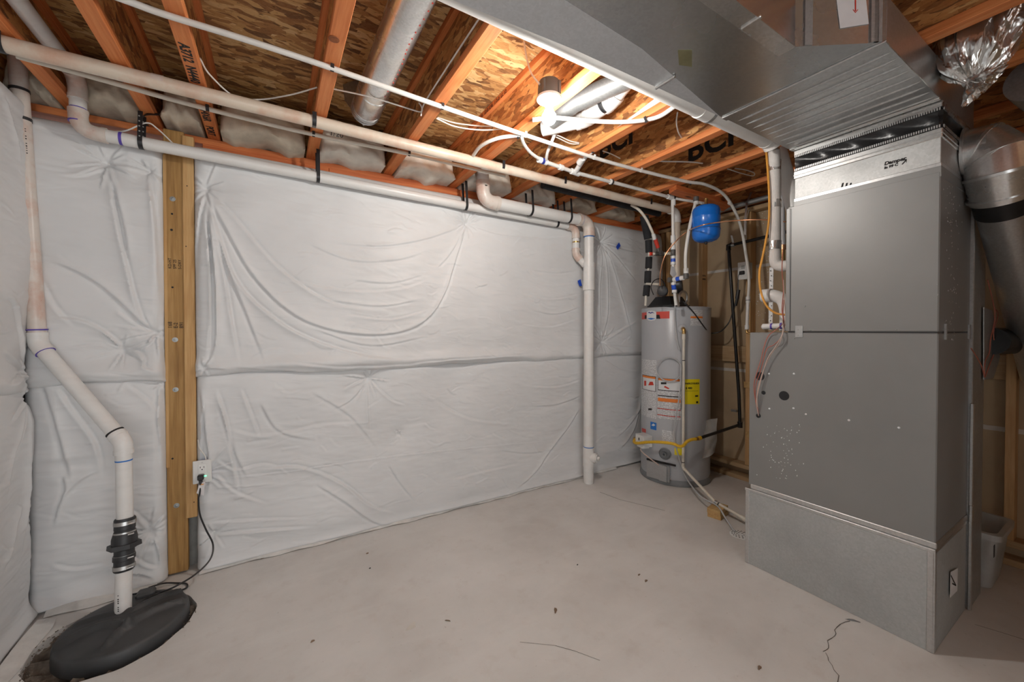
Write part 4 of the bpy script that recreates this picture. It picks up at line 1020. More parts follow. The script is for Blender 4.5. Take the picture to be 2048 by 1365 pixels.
for u in (1890, 1937):
    p = P(u, 664, y=.48); obj('side_clip', MB().box((p[0]-.006, .474, p[2]-.034), (p[0]+.006, .482, p[2]+.034), .001), M['galv_dull'], fur)
mb = MB()
for k in range(75):                       # white paint spatter on the front
    p = P(random.gauss(1568, 18), random.uniform(850, 960), x=cx0-.0004); q = random.uniform(.0008, .0022)
    mb.prism([p+(0,q*math.cos(a),q*1.6*math.sin(a)) for a in (0,1.05,2.1,3.14,4.2,5.2)], (-.0006,0,0))
for k in range(90):                       # and on the shaded side
    p = P(random.gauss(1902, 9), random.uniform(370, 690), y=.4804); q = random.uniform(.0008, .0026)
    mb.prism([p+(q*math.cos(a),0,q*1.5*math.sin(a)) for a in (0,1.05,2.1,3.14,4.2,5.2)], (0,-.0006,0))
obj('paint_spatter', mb, M['label_white'], fur, kind='stuff', smooth=False)

# ---- supply plenum: collar, canvas connector, plenum box with beaded bottom, trunk
ple = thing('supply_plenum', 'shiny supply plenum above the furnace with a beaded underside and black canvas joint', 'duct', (2.36, .48, 2.01))
px0, px1, py0, py1 = 2.362, 2.86, .482, 1.016
obj('collar', MB().box((px0, py0, 2.010), (px1, py1, 2.150), .002), M['collar'], ple)
obj('collar_tape', MB().box((px0-.003, py0-.003, 1.985), (px1, py1+.003, 2.032), .002), M['cabinet'], ple)
obj('collar_tape', MB().box((px0-.0025, py0-.003, 2.028), (px1, py1+.003, 2.045), .002), M['galv'], ple)
obj('lower_frame', MB().box((px0-.004, py0-.004, 2.148), (px1, py1+.004, 2.188), .003), M['galv_bright'], ple)
obj('frame_bead', MB().box((px0-.007, py0-.006, 2.163), (px1, py1+.006, 2.169), .002), M['galv'], ple)
mb = MB(); n = 40; A = []
for k, zz in enumerate(np.linspace(2.186, 2.272, 9)):
    row = []
    for i, yy in enumerate(np.linspace(py1+.003, py0-.003, n)):
        row.append((px0-.004+.016*math.sin(math.pi*k/8) + .005*math.sin(i*.7+k), yy, zz))
    for i, xx in enumerate(np.linspace(px0, px1, 20)):
        row.append((xx, py0-.003+.014*math.sin(math.pi*k/8) + .004*math.sin(i*.9+k*1.3), zz))
    A.append(row)
mb.grid(np.array(A)); obj('canvas_connector', mb, M['canvas'], ple, angle=70)
for zz, d in ((2.1885, 1), (2.2705, -1)):
    mb = MB()
    for k in range(70):
        y = py0 + (py1-py0)*(k+.5)/70; mb.box((px0-.0075, y-.0022, zz), (px0-.004, y+.0022, zz+d*.011))
    for k in range(50):
        x = px0 + (px1-px0)*(k+.5)/50; mb.box((x-.0026, py0-.008, zz), (x+.0026, py0-.005, zz+d*.011))
    obj('crimp_teeth', mb, M['galv_bright'], ple, kind='stuff', smooth=False)
obj('upper_frame', MB().box((px0-.004, py0-.004, 2.270), (px1, py1+.004, 2.300), .003), M['galv_bright'], ple)
XSM = 1.735                               # drive cleat between trunk and plenum
ZD = 2.300
obj('plenum_box', MB().box((XSM, py0, ZD), (px1+.03, py1+.012, 2.455), .002), M['galv'], ple)
for k in range(9):
    x = XSM + .075 + k*.062; obj('bead', MB().tube([(x, py0+.005, ZD+.001), (x, py0+.04, ZD-.0005), (x, py1-.05, ZD-.0005), (x, py1-.005, ZD+.001)], [.0008,.0055,.0055,.0008], 10), M['galv'], ple)
obj('drive_cleat', MB().box((XSM-.018, py0-.004, ZD-.006), (XSM+.018, py1+.014, ZD+.001), .002), M['galv'], ple)
obj('edge_cleat', MB().box((px0-.04, py0-.002, ZD-.005), (px0-.012, py1+.010, ZD+.001), .002), M['galv_bright'], ple)
# handwriting on the collar
pw0 = P(1768, 344, x=px0-.001)
lettering('Damper', .0215, (px0-.0012, pw0[1], 2.094), (0,-1,0), (0,0,1), M['ink'], ple, 'handwriting', .15, bold=.0007)
lettering('In 99 C', .015, (px0-.0012, pw0[1], 2.078), (0,-1,0), (0,0,1), M['ink'], ple, 'handwriting', .15, bold=.0007)
a, b = P(1804, 329, x=px0-.001), P(1813, 319, x=px0-.001)
obj('drawn_arrow', MB().ribbon([a, b], (0,.6,.5), .004, .0008).ribbon([P(1805, 321, x=px0-.001), b, P(1812, 325, x=px0-.001)], (0,.3,.9), .004, .0008), M['ink'], ple)
mb = MB()
for u in (1683, 1691, 1699):
    mb.ribbon([P(u, 377, x=px0-.001), P(u+3, 366, x=px0-.001)], (0,1,0), .007, .0008)
obj('ink_blots', mb, M['ink'], ple, kind='stuff')
# trunk: narrow part, slanted transition, flange strips
tr = thing('trunk_duct', 'flat bottomed steel trunk duct running under the joists to the plenum', 'duct', (.6, .8, ZD))
ya, yb = .648, 1.028
poly = [(-.88, ya), (1.50, ya), (XSM, py0), (XSM, yb), (-.88, yb)]
mb = MB().prism([(x, y, ZD) for x, y in poly], (0, 0, .155)); obj('duct_body', mb, M['galv_trunk'] if 'galv_trunk' in M else M['galv'], tr, smooth=False)
obj('near_flange', MB().box((-.88, ya-.003, ZD-.003), (1.50, ya+.052, ZD), .001), M['galv_bright'], tr)
mb = MB().prism([P(1284, 98, z=ZD-.0008), P(1440, 233, z=ZD-.0008), P(1150, 100, z=ZD-.0008), P(905, 0, z=ZD-.0008), P(1130, 0, z=ZD-.0008)], (0,0,.0006))
obj('bottom_pan', mb, M['pan'], tr, smooth=False)
for (u, v, w) in ((1330, 165, .09), (1503, 45, .06)):
    p = P(u, v, z=ZD-.004); obj('s_cleat', MB().box((p[0]-.007, p[1]-w/2, ZD-.009), (p[0]+.007, p[1]+w/2, ZD), .003), M['galv_bright'], tr)
d = np.array([XSM-1.50, py0-ya, 0]); L = np.linalg.norm(d); d /= L; nn = np.array([d[1], -d[0], 0])
for k in (.04, L-.03, L*.86):
    c = np.array([1.50, ya, ZD]) + d*k; obj('upright_seam', MB().prism([c-d*.012, c+d*.012, c+d*.012-nn*-.006, c-d*.012-nn*-.006], (0,0,.154)), M['galv_dull'], tr, smooth=False)
def onface(k, z, off=.0015): return np.array([1.50, ya, 0]) + d*L*k + nn*off + np.array([0,0,z])
def face_px(u, v, off=.0015):
    r = ray(u, v); o = np.array([1.50, ya, 0]) + nn*off; t = ((o-EYE) @ nn)/(r @ nn); return EYE + r*t
pap = obj('paper_note', MB().prism([face_px(1672, -6), face_px(1731, -8), face_px(1737, 48), face_px(1680, 57)], nn*.0008), M['paper'], tr, smooth=False)
obj('note_arrow', MB().ribbon([face_px(1711, -4, .003), face_px(1711, 22, .003)], d, .004, .0005).ribbon([face_px(1706, 19, .003), face_px(1711, 25, .003), face_px(1716, 19, .003)], (0,0,1), .003, .0005), M['pipe_red'], pap)
obj('yellow_mark', MB().prism([P(1356, 100, z=ZD-.0006), P(1384, 100, z=ZD-.0006), P(1384, 134, z=ZD-.0006), P(1358, 130, z=ZD-.0006)], (0,0,.0003)), M['yellow_faint'], tr, smooth=False) if 'yellow_faint' in M else None
# ---- white three inch pipe beside the trunk with the wrapped drop to the furnace
YP, ZP = 1.155, 2.414
wp = thing('vent_pipe', 'thick white plastic vent pipe along the edge of the trunk duct', 'pipe', (1.4, YP, ZP))
xend = P(1532, 300, y=YP)[0]
obj('pipe', MB().tube([(-.93, YP, ZP), (xend, YP, ZP)], R3, 24), M['pvc'], wp)
xc = P(1410, 240, y=YP)[0]; ring(wp, (xc, YP, ZP), (1,0,0), R3*1.08, .09, M['pvc'], n=24); ring(wp, (xc+.035, YP, ZP), (1,0,0), R3*1.095, .02, M['galv_dull'], 'dark_band', 24)
obj('pipe_end', MB().tube([(xend-.005, YP, ZP), (xend+.045, YP, ZP), (xend+.07, YP, ZP-.03)], [R3*1.05, R3*1.05, R3*.95], 24), M['pvc'], wp)
WX, WY = 2.545, 1.195
dp = thing('wrapped_pipe', 'white wrapped pipe with foil tape bands dropping beside the furnace', 'pipe', (WX, WY, 1.72))
zb_ = P(1545, 535, x=WX)[2]
obj('pipe', MB().tube([(WX-.03, WY-.005, 2.40), (WX-.004, WY, 2.24), (WX, WY, zb_+.06)], .030, 20), M['wrap'], dp)
s_, e_, A_ = arc((WX, WY, zb_+.2), (WX, WY, zb_), (WX+.02, 1.03, zb_), .05)
obj('elbow', MB().tube([(WX, WY, zb_+.07)] + A_ + [(WX+.012, 1.05, zb_)], .031, 20), M['wrap'], dp)
for v, h in ((295, .07), (335, .06), (410, .045), (492, .05)):
    z = P(1545, v, x=WX)[2]; ring(dp, (WX - max(0, (z-2.24))*.16, WY, z), (0,0,1), .0325, h, M['foil'], 'foil_band', 20)
# slanting white pipe behind
sp = thing('vent_pipe', 'short slanting white pipe with red print behind the plenum collar', 'pipe', P(1572, 355, x=2.66))
A0, A1 = P(1556, 300, x=2.66), P(1592, 425, x=2.66)
obj('pipe', MB().tube([A0, A1], R3, 24), M['pvc'], sp); dashes(sp, A0+(-.036,.01,-.02), A1+(-.036,.01,.05), (-.9,.3,0), M['pipe_red'], 20)
# ---- plastic fittings on the furnace shoulder
e1 = thing('vent_elbow', 'fat white plastic elbow above the furnace shoulder', 'pipe fitting', (2.60, 1.12, 1.36))
p = P(1548, 592, x=2.58)
obj('elbow', MB().tube(smooth_path([p+(-.005,.045,.004), p+(0,0,0), p+(.01,-.045,-.03), p+(.015,-.062,-.10), (p[0]+.015, p[1]-.062, 1.346)], 5), .036, 20), M['pvc'], e1)
ring(e1, p+(-.004,.035,.003), (0,1,0), .041, .05, M['pvc'], 'hub'); 
e2 = thing('condensate_trap', 'small white plastic trap lying on the furnace shoulder', 'pipe fitting', P(1548, 654, x=2.55))
a, b = P(1524, 654, x=2.50), P(1574, 652, x=2.50)
obj('body', MB().tube([a, a+(b-a)*.05, b], [.010, .017, .017], 16), M['pvc'], e2)
for k in (.42, .8): ring(e2, a+(b-a)*k, b-a, .0185, .010, M['purple'], 'primer_ring', 16)
# galvanised perforated strap hanging to the shoulder
ps = obj('perforated_strap', MB().ribbon([P(1543, 535, x=2.66), P(1541, 660, x=2.66)], (.2,1,0), .026, .0015), M['galv_bright']); tag(ps, 'flat perforated steel strap hanging behind the white elbow', 'strap')
mb = MB()
for k in range(12):
    c = P(1543 + (k % 2)*2 - 2, 542 + k*10, x=2.658); mb.cyl(c, c+(-.001,0,0), .003, 8)
obj('strap_holes', mb, M['ink'], ps, kind='stuff')

# ---- right hand side: takeoff elbow, round duct, foil wrapped end, small collar
tk = thing('takeoff_elbow', 'shiny segmented steel elbow leaving the plenum at the upper right', 'duct', P(1930, 310, y=.47))
path = [np.array(q) for q in ((2.71,.477,2.155), (2.71,.42,2.152), (2.703,.385,2.105), (2.705,.378,2.035), (2.755,.375,1.955))]
rr0 = .104
for i in range(4):
    dd_ = path[i+1]-path[i]; dd_ /= np.linalg.norm(dd_); ex_ = .0 if i == 0 else .02
    obj('elbow_gore', MB().tube([path[i]-dd_*ex_, path[i+1]+dd_*.02], rr0*(1.0 - .012*i), 36), M['galv_bright'], tk)
    ring(tk, path[i+1], dd_ if i == 3 else (dd_ + (path[i+2]-path[i+1])/np.linalg.norm(path[i+2]-path[i+1])), rr0*1.055, .012, M['galv_bright'], 'gore_seam', 36)
ring(tk, path[0]-(0,.006,0), (0,1,0), rr0*1.10, .008, M['galv'], 'collar_flange', 36)
rdn = thing('round_duct', 'round steel duct sloping down past the right edge with a black taped joint', 'duct', path[-1])
e0 = path[-1]; e1_ = np.array([3.585, .325, 1.10]); dd_ = (e1_-e0)/np.linalg.norm(e1_-e0)
obj('duct_body', MB().tube([e0, e1_], .090, 36), M['galv'], rdn)
obj('tape_wrap', MB().tube([e0-dd_*.01, e0+dd_*.085], .0945, 36), M['canvas'], rdn)
lettering('POLYKEN', .022, e0+dd_*.02+(-.02,-.096,-.03), (.8,0,.1), (0,-.1,.9), M['label_white'], rdn)
sc = thing('small_round_duct', 'small round collar wrapped in black tape at the right edge', 'duct', P(1990, 680, y=.46))
g0 = P(1985, 683, y=.46); gd = np.array([.95, -.20, .0]); gd /= np.linalg.norm(gd)
obj('tape_wrap', MB().tube([g0-gd*.02, g0+gd*.30], .070, 28), M['canvas'], sc); obj('steel_collar', MB().tube([g0+gd*.28, g0+gd*.32, g0+gd*.60], [.073,.070,.070], 28), M['galv_bright'], sc)
for k in (.33, .37, .41): ring(sc, g0+gd*k, gd, .074, .012, M['galv_bright'], 'rib', 28)
hb = thing('damper_bracket', 'grey sheet metal bracket with hanging red wires on the return duct', 'bracket', (3.08, .455, 1.2))
obj('plate', MB().prism([P(1966, 615, y=.462), P(1983, 622, y=.462), P(1990, 660, y=.462), P(1998, 715, y=.462), P(1985, 757, y=.462), P(1966, 760, y=.462)], (0,-.004,0)), M['galv_dull'], hb, smooth=False)
for k, pts in enumerate(([(1975,560),(1985,600),(1990,635),(1981,680),(1979,705),(1970,725),(1969,755)], [(1992,620),(1996,632),(1987,665),(1990,700),(1981,725),(1970,755)], [(1942,697),(1955,717),(1964,735),(1969,755)])):
    obj('wire', MB().tube(smooth_path([P(u, v, y=.452) for u, v in pts], 5), .0022, 6), M['red_wire'], hb)
# foil wrapped flexible duct with a gathered end
def foil_duct():
    kn = P(1946, 161, x=2.30)
    t = thing('foil_duct', 'bulky foil wrapped duct end gathered and tied beside the plenum', 'duct', kn)
    ax = [P(2085, -120, x=2.38), P(2022, -50, x=2.38), P(1978, 25, x=2.36), P(1956, 85, x=2.33), P(1948, 128, x=2.31), P(1946, 148, x=2.302), tuple(kn), tuple(kn+(.002,-.012,-.018)), tuple(kn+(.006,-.028,-.036))]
    rad = [.14, .145, .138, .115, .085, .052, .018, .044, .070]
    ax = smooth_path(ax, 6); m = len(ax); rads = np.interp(np.linspace(0, 8, m), range(9), rad)
    ax = [np.array(a) for a in ax]; n = 84; V = []; 
    nrm = np.array([1.0,0,0])
    for i in range(m):
        T = ax[min(i+1,m-1)]-ax[max(i-1,0)]; T /= np.linalg.norm(T); nrm = nrm-T*(nrm@T); nrm /= np.linalg.norm(nrm); bi = np.cross(T, nrm)
        f = np.clip((.135-rads[i])/.10, 0, 1)
        row = []
        for k in range(n):
            th = 2*math.pi*k/n
            pl = 1 + (.03+.20*f)*(math.sin(13*th+.3*math.sin(i*.4)) *.6 + .4*math.sin(21*th+i*.15)) + .03*math.sin(i*.8+3*th)
            row.append(ax[i] + rads[i]*pl*(nrm*math.cos(th)+bi*math.sin(th)))
        V.append(row+[row[0]])
    mb = MB().grid(np.array(V)); obj('foil_jacket', mb, M['foil'], t, angle=50)
    obj('tie', MB().tube([kn+(.008,-.01,.012), kn+(-.006,.008,-.012)], .026, 20), M['galv_bright'], t)
foil_duct()
o = obj('duct_insulation_edge', MB().tube(smooth_path([(2.75, .28, 2.42), (2.95, .25, 2.40), (3.3, .2, 2.44), (3.7, .16, 2.5)], 4), .10, 28), M['galv_dull']); tag(o, 'dull grey round duct behind the foil wrapped end', 'duct')
# ================================================================== timber post, outlet, sump lid
po = thing('timber_post', 'honey coloured timber post with washers and stamped lettering against the foundation wall', 'post', (-.45, 2.80, 0))
xa, xb = P(331, 700, y=2.80)[0], P(372, 700, y=2.80)[0]
obj('board', MB().box((xa, 2.80, .012), (xb, 2.838, 2.44), .002), M['post_wood'], po)
obj('ragged_edge', MB().box((xa-.003, 2.799, .6), (xa+.012, 2.806, 2.30), .002), M['post_pale'], po)
for u, v in ((345, 398), (350, 680), (351, 780), (353, 1012)):
    p = P(u, v, y=2.798); w = obj('washer', MB().lathe([(.013,0),(.013,.002),(.006,.0025)], (p[0], 2.80, p[2]), (0,-1,0), 20), M['washer'], po)
    obj('bolt', MB().lathe([(.006,.002),(.006,.006),(.004,.007)], (p[0], 2.80, p[2]), (0,-1,0), 8), M['washer'], w)
for u, v, r in ((344, 428, .005), (343, 460, .006), (345, 575, .005), (345, 918, .005)):
    p = P(u, v, y=2.799); obj('nail_hole', MB().lathe([(r,0),(r,.0008)], (p[0], 2.7999, p[2]), (0,-1,0), 12), M['ink'], po)
p = P(337, 657, y=2.799); 
for i, s in enumerate(('168', 'E-2', '891')):
    lettering(s, .024, (xa+.028+.024*i, 2.799, p[2]+.0), (0,0,1), (-1,0,0), M['ink'], po)
p = P(337, 530, y=2.799)
for i, s in enumerate(('KD-HT', 'SPF 25', 'S-DRY')):
    lettering(s, .019, (xa+.028+.021*i, 2.799, p[2]-.02), (0,0,1), (-1,0,0), M['ink'], po)
xc_, xd_ = P(368, 700, y=2.79)[0], P(391, 700, y=2.79)[0]
zlo = P(385, 1036, y=2.79)[2]
s2 = thing('timber_stud', 'paler narrow stud fixed to the right of the timber post', 'stud', (xc_, 2.79, zlo))
obj('board', MB().box((xc_, 2.79, zlo), (xd_, 2.838, 2.42), .003), M['post_pale'], s2)
for u, v in ((374, 372), (372, 493), (388, 1005)):
    p = P(u, v, y=2.789); obj('nail_hole', MB().lathe([(.003,0),(.003,.0008)], (p[0], 2.7899, p[2]), (0,-1,0), 10), M['ink'], s2)

# ---- outlet on the stud with plug, tag and cord
pl = [P(385, 924, y=2.744), P(423, 919, y=2.744), P(424, 964, y=2.744), P(386, 970, y=2.744)]
ox0, ox1 = pl[0][0], pl[1][0]; oz0, oz1 = (pl[3][2]+pl[2][2])/2, (pl[0][2]+pl[1][2])/2; YO = 2.744
ou = thing('wall_outlet', 'white duplex outlet with a wide cover plate low beside the timber post', 'outlet', ((ox0+ox1)/2, YO, oz0))
obj('box', MB().box((ox0+.012, YO+.006, oz0+.012), (ox1-.012, 2.788, oz1-.012), .003), M['label_blue'], ou)
cvp = obj('cover_plate', MB().box((ox0, YO, oz0), (ox1, YO+.007, oz1), .003), M['white_plastic'], ou)
mx, mz = (ox0+ox1)/2, (oz0+oz1)/2; hw = (ox1-ox0)*.21; hh = (oz1-oz0)*.34
rc_ = obj('receptacle', MB().box((mx-hw, YO-.003, mz-hh), (mx+hw, YO+.002, mz+hh), .001), M['porcelain'], ou)
for dz in (hh*.5, -hh*.5):
    for dx in (-.008, .008): obj('slot', MB().box((mx+dx-.0012, YO-.0036, mz+dz), (mx+dx+.0012, YO-.0028, mz+dz+.009)), M['ink'], rc_)
    obj('ground_hole', MB().cyl((mx, YO-.0036, mz+dz-.008), (mx, YO-.0028, mz+dz-.008), .003, 10), M['ink'], rc_)
obj('plate_screw', MB().cyl((mx, YO-.002, oz1-.012), (mx, YO+.001, oz1-.012), .003, 10), M['steel'], cvp)
obj('status_light', MB().box((mx+hw*.5, YO-.006, mz-hh*.62), (mx+hw*1.1, YO-.003, mz-hh*.52)), M['led'], ou)
cd_ = thing('power_cord', 'black power cord from the outlet plug to the basin lid with a white tag', 'cord', (mx, YO-.02, mz-hh))
plg = np.array([mx-.004, YO-.004, mz-hh*.5])
obj('plug', MB().box(plg+(-.014,-.030,-.016), plg+(.014,0,.012), .004).box(plg+(-.008,-.026,-.045), plg+(.008,-.010,-.012), .003), M['black'], cd_)
cps = [plg+(0,-.018,-.04), plg+(-.004,-.03,-.09), P(397, 1000, y=2.70), P(400, 1030, y=2.69), P(412, 1060, y=2.68), P(426, 1090, y=2.67), P(420, 1120, y=2.62), P(390, 1150, y=2.56), P(350, 1174, y=2.50), P(320, 1186, z=.058), P(290, 1200, z=.062), P(268, 1218, z=.066)]
obj('cord', MB().tube(smooth_path(cps, 7), .0042, 8), M['black'], cd_)
tg = obj('tag', MB().prism([P(399, 967, y=2.715), P(410, 964, y=2.715), P(408, 992, y=2.715), P(393, 987, y=2.715)], (0,-.0008,0)), M['paper'], cd_, smooth=False)
obj('tag_print', MB().ribbon([P(402, 970, y=2.7135), P(407, 969, y=2.7135)], (0,0,1), .006, .0005), M['orange_wire'], tg)
c3 = obj('black_cord', MB().tube(smooth_path([P(262, 1190, z=.06), P(300, 1184, z=.055), P(330, 1184, z=.035), P(362, 1181, z=.012), P(374, 1175, z=.006), P(372, 1168, z=.006), P(355, 1167, z=.006), P(330, 1167, z=.02), P(310, 1172, z=.045), P(298, 1176, z=.055)], 7), .0042, 8), M['black']); tag(c3, 'second black cord looping at the back edge of the basin lid', 'cord')

# ---- basin lid
LC = np.array([-.578, 2.408]); LR = .216
def basin_lid():
    t = thing('sump_lid', 'round black plastic sump lid with raised ribs set in the floor', 'lid', (LC[0], LC[1], -.02))
    nr, na = 22, 96; V = []
    def hgt(x, y):
        r = math.hypot(x, y)/LR; h = .040 + .022*(1-r*r)
        for (ax, ay, bx, by, cx_, cy_, w, a) in ((-.20,-.06,-.05,.015,.03,-.09,.020,.016), (-.02,-.17,.02,-.03,.19,.02,.020,.016), (.04,.05,.10,.12,.17,.13,.022,.012), (-.17,.07,-.05,.07,.02,.03,.020,.010)):
            best = 9
            for k in range(21):
                q = k/20; X = (1-q)**2*ax+2*q*(1-q)*bx+q*q*cx_; Y = (1-q)**2*ay+2*q*(1-q)*by+q*q*cy_; best = min(best, math.hypot(x-X, y-Y))
            h += 1.25*a*math.exp(-(best/(w*.75))**4)
        return h
    rows = []
    for i in range(nr):
        r = LR*(i+.02)/(nr-1) if i < nr-1 else LR
        row = []
        for k in range(na):
            th = 2*math.pi*k/na; x, y = r*math.cos(th), r*math.sin(th)
            row.append((LC[0]+x, LC[1]+y, hgt(x, y)))
        rows.append(row+[row[0]])
    for dr, z in ((.006, .030), (.008, .0), (.008, -.03)):
        row = [(LC[0]+(LR+dr)*math.cos(2*math.pi*k/na), LC[1]+(LR+dr)*math.sin(2*math.pi*k/na), z) for k in range(na)]; rows.append(row+[row[0]])
    obj('cover', MB().grid(np.array(rows)), M['lid'], t, angle=50)
    g = P(300, 1185, z=.06)
    obj('cord_cap', MB().box((g[0]-.05, g[1]-.03, .045), (g[0]+.02, g[1]+.03, .075), .01), M['lid'], t)
basin_lid()

# ================================================================== water heater
HC = (3.195, 2.347); HR = .298; HT = 1.555
def cyl_patch(mb, az0, az1, z0, z1, r, n=14, t=.0012):
    A = np.linspace(az0, az1, n)
    outer = np.array([[(HC[0]+r*math.cos(a), HC[1]+r*math.sin(a), z) for z in (z0, z1)] for a in A])
    mb.grid(outer); return mb
def lab(u0, v0, u1, v1, lift=.001):
    um, vm = (u0+u1)/2, (v0+v1)/2
    a0, _ = on_cyl(u0, vm, HC, HR); a1, _ = on_cyl(u1, vm, HC, HR); _, zt = on_cyl(um, v0, HC, HR); _, zb = on_cyl(um, v1, HC, HR)
    return a0, a1, zb, zt
wh = thing('water_heater', 'grey cylindrical water heater with warning labels and a red brand band', 'water heater', (HC[0], HC[1], 0))
def ap(name, u0, v0, u1, v1, m, lift=.001, parent=None):
    a0, a1, zb, zt = lab(u0, v0, u1, v1); return obj(name, cyl_patch(MB(), a0, a1, zb, zt, HR+lift), m, parent or wh, angle=60)
obj('tank', MB().lathe([(HR-.004,.05),(HR,.07),(HR,HT-.012),(HR-.004,HT-.004),(HR-.012,HT),(.02,HT+.004)], (HC[0], HC[1], 0), n=72), M['heater'], wh, angle=40)
obj('base_pan', MB().lathe([(HR+.006,.002),(HR+.009,.012),(HR+.006,.03),(HR+.001,.045),(HR-.006,.055)], (HC[0], HC[1], 0), n=72), M['heater_dark'], wh)
obj('top_rim', MB().lathe([(HR+.002,HT-.03),(HR+.0025,HT-.008),(HR-.006,HT+.001)], (HC[0], HC[1], 0), n=72), M['heater'], wh)
# brand band
bd = ap('brand_band', 1284, 624, 1339, 638, M['label_red'], .0012)
def cyl_quad(name, pts, m, lift, parent):
    """a flat print wrapped on the tank"""
    bm = bmesh.new(); vs = []
    for u, v in pts:
        a, z = on_cyl(u, v, HC, HR); vs.append(bm.verts.new((a*HR, 0, z)))
    bm.faces.new(vs); bmesh.ops.triangulate(bm, faces=bm.faces[:]); bmesh.ops.subdivide_edges(bm, edges=bm.edges[:], cuts=3, use_grid_fill=True)
    bm.verts.index_update(); bm.verts.ensure_lookup_table()
    V = [(HC[0]+(HR+lift)*math.cos(q.co[0]/HR), HC[1]+(HR+lift)*math.sin(q.co[0]/HR), q.co[2]) for q in bm.verts]; Fs = [tuple(w.index for w in f.verts) for f in bm.faces]; bm.free()
    return obj(name, MB().add(V, Fs), m, parent, smooth=False)
cyl_quad('dark_ribbon', [(1290,631),(1319,630),(1321,638),(1290,638)], M['ink'], .0024, bd)
lg = cyl_quad('emblem', [(1294,625),(1297,622.5),(1303,621.5),(1310,622.5),(1313,625),(1313,638),(1310,641),(1303,642),(1297,641),(1294,638)], M['label_white'], .0036, wh)
cyl_quad('emblem_wave', [(1296,627),(1299,624),(1302,626),(1305,624),(1310,627.5),(1305,626.2),(1302,628),(1299,626.2)], M['label_blue_d'] if 'label_blue_d' in M else M['label_blue'], .0048, lg)
cyl_quad('emblem_wave', [(1295,637.5),(1303,636.2),(1312,637.5),(1303,640)], M['label_blue'], .0048, lg)
def cyl_text(s, u, v, size, m, parent, lift=.0022, name='lettering', bold=0.0):
    a, z = on_cyl(u, v, HC, HR); o = lettering(s, size, (0,0,0), (1,0,0), (0,0,1), m, parent, name, bold=bold)
    L = np.array([HC[0], HC[1], 0.0])          # the heater's own origin
    for q in o.data.vertices:
        w = np.array(q.co) + L; th = a + w[0]/HR; rr = HR + lift + (-w[1])
        q.co = (rr*math.cos(th), rr*math.sin(th), z + w[2])
    return o
# paper labels
L1 = ap('data_label', 1283, 720, 1313, 835, M['label_print']); 
ap('warning_frame', 1285, 752, 1312, 782, M['ink'], .0016, L1); w1 = ap('warning_panel', 1286, 756, 1311, 781, M['label_white'], .0022, L1); ap('orange_band', 1286, 753, 1311, 757, M['label_orange'], .0028, L1)
cyl_quad('red_pictogram', [(1297,771),(1300,764),(1306,764),(1308,771)], M['pipe_red'], .003, L1); cyl_quad('red_pictogram', [(1289,762),(1293,762),(1293,772),(1289,772)], M['pipe_red'], .003, L1)
cyl_quad('dark_badge', [(1297,817),(1304,817.5),(1304,821),(1297,820.5)], M['ink'], .003, L1)
L2 = ap('warning_label', 1315, 758, 1363, 840, M['label_print'])
ap('warning_frame', 1316, 758, 1362, 783, M['ink'], .0016, L2); ap('warning_panel', 1317, 762, 1361, 781.5, M['label_white'], .0022, L2); ap('orange_band', 1317, 758.5, 1361, 762.5, M['label_orange'], .0028, L2)
cyl_quad('pictogram', [(1322,765),(1333,765),(1333,769),(1322,769)], M['ink'], .003, L2); cyl_quad('pictogram', [(1330,772),(1339,777),(1337,779),(1328,775)], M['pipe_red'], .003, L2)
ap('orange_band', 1316, 798, 1361, 805, M['label_orange'], .0028, L2); ap('black_rule', 1316, 792.5, 1361, 794.2, M['ink'], .0028, L2)
ap('red_rule', 1315, 819, 1361, 820.4, M['pipe_red'], .0028, L2); ap('red_rule', 1315, 832, 1361, 833.4, M['pipe_red'], .0028, L2)
L3 = ap('energy_label', 1368, 759, 1399, 809, M['label_yellow'])
cyl_text('ENERGYGUIDE', 1369, 769, .0195, M['ink'], L3, bold=.0006); cyl_text('$ 480', 1371, 778.5, .024, M['ink'], L3, bold=.0006)
ap('small_text', 1370, 782, 1396, 783, M['label_olive'] if 'label_olive' in M else M['ink'], .0016, L3); ap('dark_badge', 1390, 791, 1396, 794, M['ink'], .0016, L3); ap('dark_badge', 1392, 803, 1396, 807, M['ink'], .0016, L3)
L4 = ap('notice_label', 1381, 617, 1405, 652, M['label_print']); ap('orange_band', 1381, 633, 1405, 637, M['label_orange'], .0016, L4)
L5 = ap('efficiency_sticker', 1301, 845, 1313, 860, M['label_blue']); cyl_quad('white_star', [(1303,851),(1307,847.5),(1311,851),(1307,853)], M['label_white'], .002, L5)
ap('data_sticker', 1324, 862, 1348, 886, M['label_print']); ap('yellow_sticker', 1349, 897, 1366, 911, M['label_yellow'])
cyl_quad('red_corner_label', [(1284,856),(1292,859),(1292,866),(1284,864)], M['label_red'], .0015, wh)
# gas valve
def cylp(u, v, out): 
    a, z = on_cyl(u, v, HC, HR); return np.array([HC[0]+(HR+out)*math.cos(a), HC[1]+(HR+out)*math.sin(a), z]), a
c, a = cylp(1296, 880, .045); rad = np.array([math.cos(a), math.sin(a), 0]); tan = np.array([-math.sin(a), math.cos(a), 0]); up_ = np.array([0,0,1.0])
def obox(mb, c, e1, e2, e3, h1, h2, h3):
    c, e1, e2, e3 = [np.array(q, float) for q in (c, e1, e2, e3)]
    V = [c+e1*h1*i+e2*h2*j+e3*h3*k for i in (-1,1) for j in (-1,1) for k in (-1,1)]
    return mb.add(V, [(0,1,3,2),(4,6,7,5),(0,4,5,1),(2,3,7,6),(0,2,6,4),(1,5,7,3)])
gv = obj('gas_valve', obox(obox(MB(), c, rad, tan, up_, .045, .060, .050), c+rad*.01-up_*.045, rad, tan, up_, .032, .045, .018), M['white_plastic'], wh, smooth=False)
